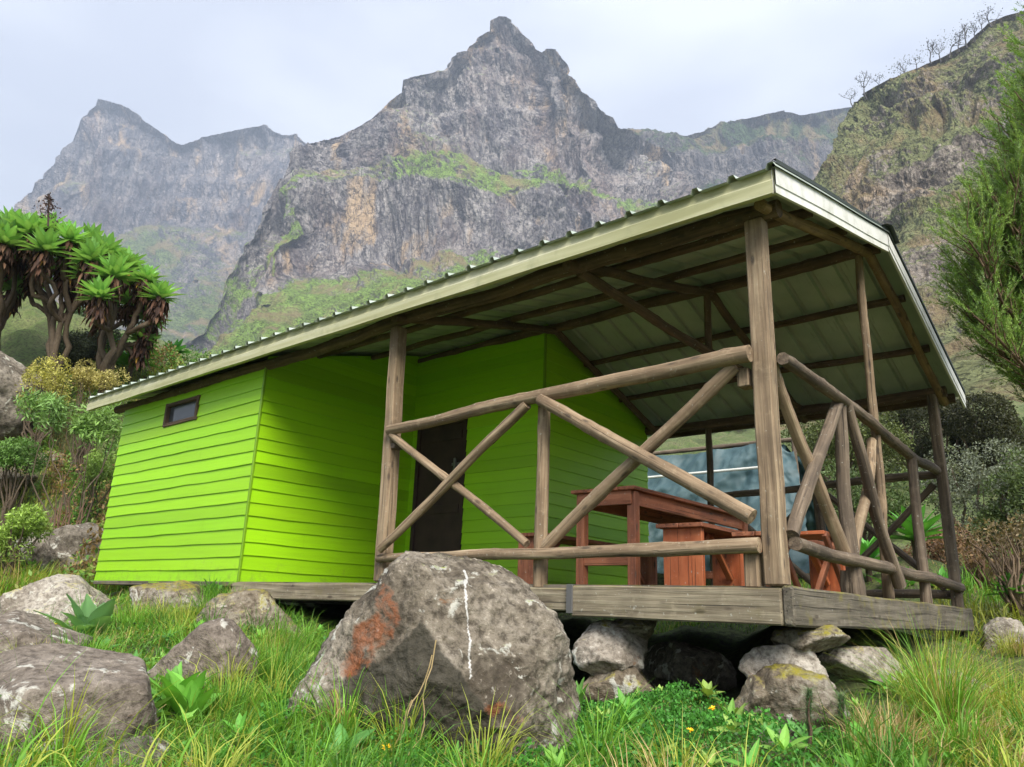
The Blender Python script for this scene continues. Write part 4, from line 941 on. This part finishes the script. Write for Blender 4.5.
bush(at(72, 498, D=11.8), (.0+.62, .4, .55), 220, (.22, .14, .05), .05, 'leafless branching brown shrub left of the green wall', 9, name='bare_shrub', nb=12, root=at(68, 520, D=11.8), lobes=12, stemc=(.17, .105, .07))
bush(at(72, 330, D=24), (1.4, 1., .7), 9000, (.06, .10, .035), .1, 'dark bush behind the giant groundsel trunks', 10)
bush(at(20, 430, D=17), (1.3, .9, .8), 12000, (.14, .10, .05), .07, 'reddish brown bush on the bank at the left edge', 12)
bush(at(14, 530, D=10), (.62, .5, .34), 6000, (.24, .36, .07), .06, 'low yellow green leafy bush at the left edge above the foreground rocks', 31, asp=3.2)
bush(at(22, 458, D=13.6), (.7, .5, .35), 5500, (.14, .26, .06), .065, 'mid green bush between the cliff like boulder and the bare shrub', 33, asp=3.)
bush(at(98, 478, D=13.4), (.5, .4, .5), 4500, (.20, .30, .07), .06, 'light green bush against the left edge of the green wall', 34, asp=3.)
# right side
bush(at(958, 436, D=20), (1.55, 1.3, 1.35), 42000, (.048, .052, .022), .075, 'round dark olive bush beyond the rear corner post', 13, hollow=.75)
bush(at(905, 432, D=22), (1.4, 1.0, 1.1), 20000, (.06, .07, .03), .075, 'dark bush seen through the porch rail', 14)
bush(at(975, 485, D=13), (1.1, .8, .8), 16000, (.16, .18, .13), .05, 'grey green shrub below the round dark bush', 15)
bush(at(1015, 505, D=9), (.6, .5, .55), 9000, (.10, .14, .05), .05, 'green shrub at the right edge beside the brown stems', 16)
bush(at(985, 560, D=9), (.55, .4, .3), 900, (.24, .15, .08), .05, 'brown leafless thicket right of the rear corner post', 17, name='bare_shrub', nb=44, stemc=(.20, .13, .09))
bush(at(840, 455, D=20), (2.2, 1.4, 1.4), 26000, (.12, .15, .05), .08, 'olive shrub seen between the side rail braces', 18)
bush(at(935, 560, D=11), (.9, .7, .5), 8000, (.20, .12, .07), .05, 'reddish brown shrub behind the side rail', 19)
bush(at(860, 500, D=14), (1.3, .9, .9), 14000, (.10, .15, .05), .06, 'green shrub behind the rear rail', 20)
bush(at(1000, 450, D=28), (2.6, 1.8, 1.4), 22000, (.10, .14, .05), .10, 'light green shrub under the tree heath on the right', 21)
bush(at(1010, 535, D=7.6), (.5, .35, .35), 1500, (.22, .17, .09), .04, 'straw brown shrub at the right edge', 27, nb=40, stemc=(.22, .16, .11))
LB = 'bright green lobelia rosettes behind the porch'
for i, (px, py, D_, R_s, lab) in enumerate([(915, 535, 9.5, .52, 'large bright green rosette between the mid and rear side posts'), (868, 560, 9.2, .42, 'bright green rosette left of the ridge post'),
        (900, 590, 8.6, .38, 'low bright green rosette under the side bottom rail'), (945, 590, 8.6, .36, 'bright green rosette just left of the rear corner post foot'), (1012, 592, 7.5, .28, 'bright green rosette at the right edge'),
        (975, 600, 9.5, .4, 'pale green drooping rosette right of the rear corner post'), (812, 560, 9.6, .35, 'green rosette behind the corner post near the tarpaulin'), (836, 600, 8.5, .3, 'low green rosette near the mossy stump')]):
    rosette_plant(at(px, py, D=D_), R_s, 34, (.10, .30, .05), lab, .25, 'lobelia', LB, W=.30)

# tree heath on the right
def heath(base, label, tips, D):
    e = empty('tree_heath', base, label, 'tree'); tr = MB(); fo = MB(); base = np.array(base)
    for (px, py, dd_, sz) in tips:
        tip = at(px+9, py+6, D=D+dd_); st0 = base+np.array([0, 0, max(.4, (tip[2]-base[2])*.45)])
        main = curve(st0, tip, .10, 14); tr.tube(main, np.linspace(.028, .006, 14), 6, .1, C=(.13, .085, .055))
        tr.tube(curve(base, st0, .05), np.linspace(.08, .03, 8), 7, .1, C=(.10, .07, .05))
        # upswept sprays along the outer part
        for k in range(int(46*sz)):
            f = rng.uniform(.35, 1)**.7; p = main[int(f*13)]+rng.normal(size=3)*.03
            out = rng.normal(size=3); out[2] = abs(out[2])*.4+.25
            dirv = (tip-st0)/np.linalg.norm(tip-st0)*.5+out*.6; dirv[2] += .35; dirv /= np.linalg.norm(dirv)
            L = rng.uniform(.22, .5)*(1.1-.3*f); q = curve(p, p+dirv*L+np.array([0, 0, .12*L]), .10, 8)
            tr.tube(q, np.linspace(.006, .002, 8), 4, 0, C=(.15, .10, .06), cap=False)
            for sub_ in range(5):
                i0 = rng.integers(1, 7); s0 = q[i0]; dv = dirv+rng.normal(size=3)*.38; dv[2] += .35; dv /= np.linalg.norm(dv)
                L2 = rng.uniform(.10, .24); m_ = 60; t_ = rng.random(m_)
                pp = s0+dv*(t_*L2)[:, None]+rng.normal(size=(m_, 3))*.004
                cc = np.array(random.choice([(.23, .37, .08), (.18, .31, .07), (.28, .41, .10), (.20, .29, .11)]))
                dn = dv+rng.normal(size=(m_, 3))*.55; dn /= np.linalg.norm(dn, axis=1)[:, None]
                sv = np.cross(dn, rng.normal(size=(m_, 3))); sv /= np.linalg.norm(sv, axis=1)[:, None]
                Ln = rng.uniform(.018, .035, m_)[:, None]
                V = np.stack([pp-sv*.0028, pp+sv*.0028, pp+dn*Ln], 1).reshape(-1, 3)
                fo.add(V, None, np.arange(m_*3).reshape(-1, 3), None, np.repeat(cc*(1+rng.normal(size=(m_, 1))*.2), 3, axis=0))
    tr.build('trunk', M_bark, e, smooth=True); fo.build('foliage', M_leaf, e)
tips = []
for (px, py) in [(1032, 60), (1036, 30), (1026, 100), (1014, 140), (1000, 165), (1005, 180), (985, 190), (968, 200), (1000, 215), (975, 225), (960, 235), (1015, 240), (990, 255), (955, 265), (975, 280), (1005, 285), (952, 295), (965, 310), (990, 310), (1015, 315), (975, 325), (1000, 335), (1015, 350), (1030, 80), (1030, 130), (1030, 200), (1035, 270), (1035, 330), (1050, 20), (1060, 160), (1070, 250), (1060, 330), (1022, 165), (1024, 140), (985, 340), (1020, 365), (1035, 300), (1025, 225), (1000, 245), (985, 215), (1040, 110), (1020, 200), (980, 300), (1010, 265), (1045, 45), (995, 190)]:
    tips.append((px, py, rng.uniform(-.5, .6), 1.0))
heath(at(1130, 560, D=5.6), 'feathery green tree heath at the right edge of the photo', tips, 5.6)

# bare trees on the right crest
crest = [(852, 95, .9), (866, 88, 1.3), (880, 78, .7), (896, 70, .8), (905, 66, 1.0), (918, 60, .9), (930, 52, 1.2), (940, 50, 1.0), (948, 46, 1.2), (958, 40, .9), (966, 36, 1.2), (974, 30, .8), (983, 20, .9), (990, 15, 1.1)]
def twig_tree(mb, p, h, lv, C, rg):
    def rec(p, d, L, r, k):
        q = p+d*L; mb.tube(np.array([p, (p+q)/2+rg.normal(size=3)*L*.06, q]), [r, r*.8, r*.6], 4, 0, C=C, cap=False)
        if k == 0: return
        for _ in range(3 if k > 1 else 4):
            nd = d+rg.normal(size=3)*.55; nd[2] += .15; nd /= np.linalg.norm(nd); rec(q, nd, L*rg.uniform(.55, .8), r*.6, k-1)
    rec(np.array(p, float), np.array([0, 0, 1.])+rg.normal(size=3)*.15, h*.35, h*.025, lv)
words = ['leftmost', 'second from the left', 'third from the left', 'fourth from the left', 'fifth from the left', 'sixth from the left', 'seventh from the left', 'eighth from the left', 'ninth from the left', 'tenth from the left', 'fourth from the right', 'third from the right', 'second from the right', 'rightmost']
for i, ((px, py, s_), wd) in enumerate(zip(crest, words)):
    D_ = np.interp(px, [838, 865, 940, 985], [300, 300, 280, 270])-3; rg = np.random.default_rng(60+i)
    p = at(px, py+5, D=D_); e = empty('bare_tree', p, 'tiny bare grey tree on the right skyline, '+wd+' of the row', 'tree', 'bare trees along the right skyline')
    mb = MB(); twig_tree(mb, p-[0, 0, 3], 9.5*s_, 3, (.09, .085, .085), rg); mb.build('trunk', M_bark, e)
    mb = MB(); scatter_leaves(mb, p+[0, 0, 3.5*s_]+rg.normal(size=(70, 3))*np.array([1.4, 1.4, 1.3])*s_, .55, (.07, .085, .055), 2); mb.build('crown', M_leaf, e)
tw = empty('flowering_spike', at(48, 225, D=15.6), 'dark brown dried flower spike rising above the giant groundsels', 'plant')
mb = MB(); p0 = at(48, 226, D=15.6); p1 = at(49, 195, D=15.6)
mb.tube(curve(p0, p1, .03), .02, 6, C=(.10, .07, .06)); tt = rng.random((260, 1)); scatter_leaves(mb, p0+(p1-p0)*(.3+.7*tt)+rng.normal(size=(260, 3))*.10*(1.15-tt), .06, (.11, .075, .07)); mb.build('spike', M_bark, tw)

# ------------------------------------------------------------------ grass and ground cover
def in_hut(x, y): return (x > -8.1) & (x < -.0) & (y > .06) & (y < 4.1)
def gfield(n, cond=None, rmin=1.3, rmax=9, spread=1.0, ang=(-40, 40), pw=1.):
    """world-space points in front of the camera, denser close by"""
    r = rmin+(rmax-rmin)*rng.random(n)**pw; a_ = np.radians(rng.uniform(ang[0], ang[1], n))
    x = CAM[0]+r*(-np.sin(yaw)*np.cos(a_)+np.cos(yaw)*np.sin(a_)); y = CAM[1]+r*(np.cos(yaw)*np.cos(a_)+np.sin(yaw)*np.sin(a_))
    k = ~in_hut(x, y)
    if cond is not None: k &= cond(x, y)
    x, y = x[k], y[k]; return x, y, ground(x, y)
def nzx(x, y, f, s=0.): return fbm(np.stack([x*f+s, y*f-s, 0*x], 1), 3)
mb = MB()
x, y, z = gfield(150000, None, 1.35, 11, pw=1.25)
c1 = nzx(x, y, .9, 3); keep = rng.random(len(x)) < np.clip(.75+c1*.9, .12, 1); x, y, z, c1 = x[keep], y[keep], z[keep], c1[keep]
az = nzx(x, y, 1.4, 8)*3+rng.normal(size=len(x))*1.2; tall = nzx(x, y, 1.8, 5)
right = sstep(.0, 1.2, x+y*.2)   # right part drier
low = sstep(-1.7, -1.2, x)*(1-sstep(.3, .8, x))*sstep(-1.9, -1.3, y)
hh = (.075+.05*np.clip(tall, -.6, 1.2)+rng.random(len(x))*.08)*(1+.4*right)*(1-.6*low)
cg = np.array([.17, .37, .04]); cy = np.array([.38, .43, .07]); cs = np.array([.50, .38, .17]); cdk = np.array([.10, .25, .035])
u = rng.random(len(x))+.18*nzx(x, y, .7, 12)
C = np.where((u < .45-.2*right)[:, None], cg, np.where((u < .75-.35*right)[:, None], cdk, np.where((u < .92-.25*right)[:, None], cy, cs)))
C = C*(1+rng.normal(size=(len(x), 1))*.15)
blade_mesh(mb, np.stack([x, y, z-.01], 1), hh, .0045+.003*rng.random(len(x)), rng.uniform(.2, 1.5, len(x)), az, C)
# tufts
DK = [at(188, 715, D=2.8), at(168, 705, D=2.9), at(88, 642, D=4.8)]; ntf = 420; tx, ty, tz = gfield(ntf, None, 1.7, 8, pw=1.1); 
for a0, b0, z0 in zip(tx, ty, tz):
    m_ = 55; rr = .035; px_ = a0+rng.normal(size=m_)*rr; py_ = b0+rng.normal(size=m_)*rr; s_ = rng.uniform(.7, 1.3)
    if -1.4 < a0 < .3 and b0 > -1.5: continue
    if min(math.hypot(a0-q_[0], b0-q_[1]) for q_ in DK) < .4: continue
    rt_ = float(sstep(-.2, 1.0, np.array([a0+b0*.2]))[0]); base_c = [cg, cy, cs, cdk][rng.choice(4, p=[.45-.25*rt_, .25, .05+.25*rt_, .25])]
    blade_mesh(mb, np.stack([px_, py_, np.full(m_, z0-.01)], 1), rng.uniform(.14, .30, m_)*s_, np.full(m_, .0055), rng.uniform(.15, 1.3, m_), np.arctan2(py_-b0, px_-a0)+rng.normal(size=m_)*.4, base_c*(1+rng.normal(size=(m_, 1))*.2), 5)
# far bank grass, left and right
for (xr, yr_, cnt) in (((-16, -8.2), (-3, 14), 45000), ((-.5, 9), (4.3, 16), 30000)):
    x = rng.uniform(*xr, cnt); y = rng.uniform(*yr_, cnt); k = ~in_hut(x, y); x, y = x[k], y[k]; z = ground(x, y)
    cc = nzx(x, y, .5, 2)[:, None]; C = np.where(cc > .15, cy*.8, np.where(cc > -.2, cg*.9, cs*.7))*(1+rng.normal(size=(len(x), 1))*.2)
    blade_mesh(mb, np.stack([x, y, z-.02], 1), rng.uniform(.15, .40, len(x)), np.full(len(x), .014), rng.uniform(.2, 1.4, len(x)), rng.uniform(0, 6.28, len(x)), C, 3)
tag(mb.build('grass', M_grass), 'long green and straw coloured grass around the boulders', 'grass', kind='stuff')
# low leafy ground cover under and before the deck
mb = MB(); x, y, z = gfield(130000, lambda a, b_: (a > -2.2) & (a < .9) & (b_ < .4), 1.6, 5.2, ang=(-16, 26))
k = rng.random(len(x)) < np.clip(.8+nzx(x, y, 1.5, 4), .1, 1); x, y, z = x[k], y[k], z[k]
hump = .06+.10*np.clip(nzx(x, y, 2.2, 7), 0, 1)
scatter_leaves(mb, np.stack([x, y, z+rng.random(len(x))*hump], 1), .016, np.array([.07, .24, .035]), 1.3, .3, .5)
x, y, z = gfield(40000, lambda a, b_: (a < -1.6), 2.2, 8.5, ang=(-38, 0)); scatter_leaves(mb, np.stack([x, y, z+rng.random(len(x))*.06], 1), .022, np.array([.11, .25, .04]), 1.5, .35, .5)
def under(xr, yr_, cnt, hmax, sz, cols, sd_):
    x = rng.uniform(*xr, cnt); y = rng.uniform(*yr_, cnt); k = ~in_hut(x, y); x, y = x[k], y[k]; z = ground(x, y)
    hm = np.clip(nzx(x, y, .9, sd_)+.15, 0, 1)*hmax; q = np.clip(nzx(x, y, 1.3, sd_+9)*1.6+.5+rng.normal(size=len(x))*.15, 0, .999)
    C = np.array(cols)[(q*len(cols)).astype(int)]; k = hm > .03; x, y, z, hm, C = x[k], y[k], z[k], hm[k], C[k]
    scatter_leaves(mb, np.stack([x, y, z+hm*rng.random(len(x))**.45], 1), sz, C, 2.2, .25, .5)
under((-17, -8.3), (-3, 14), 200000, .95, .075, [(.10, .22, .04), (.20, .34, .06), (.32, .36, .09), (.14, .28, .05), (.24, .16, .07)], 21)
under((.4, 10), (4.4, 18), 110000, .8, .07, [(.13, .22, .06), (.28, .22, .12), (.20, .30, .07), (.34, .28, .14), (.24, .14, .08)], 27)
x, y, z = gfield(330, lambda a, b_: (a < .9) & (b_ < 1.5), 2.0, 7.5, ang=(-38, 30))
for a0, b0, z0 in zip(x, y, z):
    cc = np.array([(.12, .32, .05), (.19, .38, .07), (.10, .26, .06), (.24, .36, .08)][rng.integers(4)])
    rosette(mb, np.array([a0, b0, z0+.05]), (rng.normal()*.25, rng.normal()*.25-.15, 1), rng.uniform(.05, .13), int(rng.integers(6, 13)), cc, .2, rng.uniform(.22, .45), .5, 1.45, 5, .3)
tag(mb.build('ground_cover', M_leaf), 'low small leaved green ground cover before the deck', 'ground cover', kind='stuff')
# tussock on the right
def tussock(px, py, D_, n, h, label, spread=.07, cols=(cg, cy, cs), pr=(.5, .3, .2), wd=.004, grp='tall grass tussocks'):
    c = at(px, py, D=D_); c[2] = gz(c[0], c[1]); q = MB()
    X = rng.normal(size=(n, 2))*spread; az = np.arctan2(X[:, 1], X[:, 0])+rng.normal(size=n)*.5
    ci = rng.choice(len(cols), n, p=pr); C = np.array(cols)[ci]*(1+rng.normal(size=(n, 1))*.18)
    blade_mesh(q, np.stack([c[0]+X[:, 0], c[1]+X[:, 1], np.full(n, c[2]-.01)], 1), h*rng.uniform(.5, 1.15, n), np.full(n, wd), rng.uniform(.05, 1.25, n), az, C, 7)
    tag(q.build('grass_tussock', M_grass, loc=c), label, 'grass tussock', grp)
straw = np.array([.50, .34, .17])
tussock(945, 735, 3.25, 750, .56, 'tall green rush tussock in front of the rear corner post', .06, pr=(.6, .25, .15))
tussock(900, 748, 3.0, 420, .22, 'reddish straw tussock below the long brown rock', .07, (cs*.9, straw, cy), (.4, .4, .2))
tussock(1005, 740, 3.4, 520, .34, 'yellow green tussock at the lower right corner', .08, (cy, cs, cg), (.5, .3, .2))
tussock(860, 700, 3.7, 380, .20, 'fine straw tussock beside the corner pier', .07, (straw, cs, cy), (.4, .4, .2))
tussock(980, 690, 4.4, 420, .34, 'mixed tussock before the grey block of rock', .09, (cy, cg, cs), (.4, .3, .3))
tussock(275, 655, 3.9, 700, .26, 'drooping dark green tussock left of the large boulder', .10, (cg, cdk, cy), (.5, .35, .15))
tussock(230, 700, 3.2, 420, .20, 'green tussock between the rounded boulder and the large boulder', .09, (cg, cdk, cy), (.5, .3, .2))
tussock(200, 628, 5.9, 500, .20, 'grass tuft growing against the mossy pointed rock', .13, (cg, cy, cdk), (.4, .3, .3))
tussock(265, 632, 4.9, 500, .22, 'grass tuft growing over the foot of the brownish low rock', .13, (cg, cy, cs), (.5, .3, .2))
tussock(145, 612, 6.0, 450, .22, 'yellow green tuft between the pale flat rock and the mossy pointed rock', .13, (cy, cg, cs), (.5, .3, .2))
tussock(28, 560, 10, 700, .55, 'thick yellow green tussock on the far left bank', .22, (cy, cg, cs), (.5, .3, .2), .012)
tussock(5, 540, 9.5, 600, .5, 'green and red brown tussock at the left edge of the bank', .22, (cg, cs*.6, cy), (.5, .3, .2), .012)
# close tall blades lower left
q = MB(); pts = [(8, 790, 1.7, .33), (40, 800, 1.8, .36), (70, 800, 1.75, .30), (92, 800, 1.7, .30), (110, 800, 1.8, .22), (150, 795, 1.9, .22), (25, 800, 1.6, .22), (175, 790, 2.0, .24), (195, 790, 2.1, .22), (60, 800, 1.7, .2)]
for px, py, D_, h_ in pts:
    for k in range(3):
        p = at(px+rng.normal()*8, py, D=D_+rng.normal()*.1)[None]
        blade_mesh(q, p, np.array([h_*rng.uniform(.6, 1.1)]), np.array([.007]), np.array([rng.uniform(.2, 1.7)]), np.array([rng.uniform(-.6, 2.2)]), (cy if rng.random() > .35 else cg)*1.1, 8)
tag(q.build('grass', M_grass), 'tall bright grass blades close to the lower left corner', 'grass', kind='stuff')
# broad leafed plants
def dock(px, py, D_, n, L, W, C, label, up_=.9, name='dock_plant', z=None):
    c = at(px, py, D=D_); c[2] = gz(c[0], c[1]) if z is None else c[2]; e = empty(name, c, label, 'plant', 'broad leaved docks'); q = MB()
    for i in range(n):
        th = i*2.4+rng.normal()*.3; el = rng.uniform(.15, .9)*(1.4-up_*.6); d = np.array([math.cos(th)*math.sin(el), math.sin(th)*math.sin(el), math.cos(el)])
        leaf(q, c, d, (-math.cos(th), -math.sin(th), .6), L*rng.uniform(.7, 1.1), W*rng.uniform(.8, 1.1), .15+.25*rng.random(), C, 10, .25, .5, .03)
    q.build('leaves', M_leaf, e, smooth=True)
dock(88, 642, 5.0, 16, .42, .15, (.17, .33, .13), 'broad blue green dock left of the mossy rock', .7)
dock(188, 715, 3.0, 12, .34, .075, (.17, .42, .06), 'tall narrow bright green dock before the rounded boulder', 1.0)
dock(168, 705, 3.1, 8, .30, .065, (.15, .38, .06), 'smaller bright green dock leaning over the smooth boulder', 1.0)
dock(210, 600, 6.9, 7, .22, .09, (.10, .28, .05), 'small dark green dock under the green wall corner', .9)
dock(500, 752, 2.45, 9, .13, .055, (.09, .25, .05), 'flat green plantain rosette below the large boulder', .2, 'plantain')
dock(550, 700, 2.75, 12, .10, .03, (.07, .17, .04), 'small leafy herb at the right foot of the large boulder', .5, 'herb')
dock(577, 650, 4.2, 8, .24, .05, (.13, .30, .06), 'thin upright herb by the deck beam joint', 1.2, 'herb')
dock(835, 640, 4.1, 7, .10, .03, (.13, .28, .06), 'little herb growing out of the corner pier', 1., 'herb')
# heath seedlings
for px, py, hh, lab in ((808, 758, .19, 'left small feathery seedling on a brown stem by the pier'), (840, 762, .19, 'right small feathery seedling on a brown stem by the pier')):
    p = at(px, py, D=2.75); e = empty('seedling', p, lab, 'plant', 'feathery seedlings'); tp = at(px+2, py-62, D=2.75)
    part('stem', M_bark, lambda m_: m_.tube(curve(p-[0, 0, .05], tp, .06), np.linspace(.009, .003, 8), 6, C=(.13, .08, .06)), e)
    q = MB(); m_ = 500; t_ = rng.random(m_)**.7; th = rng.uniform(0, 6.28, m_); P_ = p+(tp-p)*(.35+.65*t_)[:, None]
    blade_mesh(q, P_, rng.uniform(.03, .065, m_), np.full(m_, .0028), rng.uniform(.5, 1.35, m_), th, np.array([.17, .26, .13])*(1+rng.normal(size=(m_, 1))*.15), 3); q.build('leaves', M_leaf, e)
# dried stalks leaning on the boulder
q = MB()
for (a_, b_) in (((400, 740, 2.5), (432, 655, 2.6)), ((395, 745, 2.5), (412, 700, 2.5)), ((420, 742, 2.5), (436, 640, 2.62))):
    q.tube(curve(at(a_[0], a_[1], D=a_[2]), at(b_[0], b_[1], D=b_[2]), .1), .0022, 5, C=(.50, .38, .2))
tag(q.build('dry_stalks', M_grass), 'thin dry straw stalks in front of the large boulder', 'stalks')
# yellow flowers
fl = [(26, 637, 4.1), (17, 622, 5.0), (53, 625, 5.2), (20, 650, 3.9), (386, 747, 2.45), (190, 764, 2.4), (712, 708, 3.2), (690, 730, 3.0)]
wf_ = ['by the broad low rock', 'on the flat pale rock, left', 'on the flat pale rock, right', 'lowest beside the broad low rock', 'in grass before the large boulder', 'at the bottom edge left of the large boulder', 'in the ground cover under the deck', 'in the ground cover nearer the camera']
for (px, py, D_), ww in zip(fl, wf_):
    c = at(px, py, D=D_); e = empty('yellow_flower', c-[0, 0, .08], 'small yellow flower '+ww, 'flower', 'small yellow flowers')
    q = MB(); rosette(q, c, (.2, -.4, 1), .016*max(1, D_/3), 14, (.75, .50, .02), .1, .5, .9, 1.5, 4, .1); q.build('petals', M_leaf, e)
    part('stem', M_leaf, lambda m_: m_.tube(curve(c-[0, 0, .10], c, .05), .002, 5, C=(.1, .22, .04)), e)
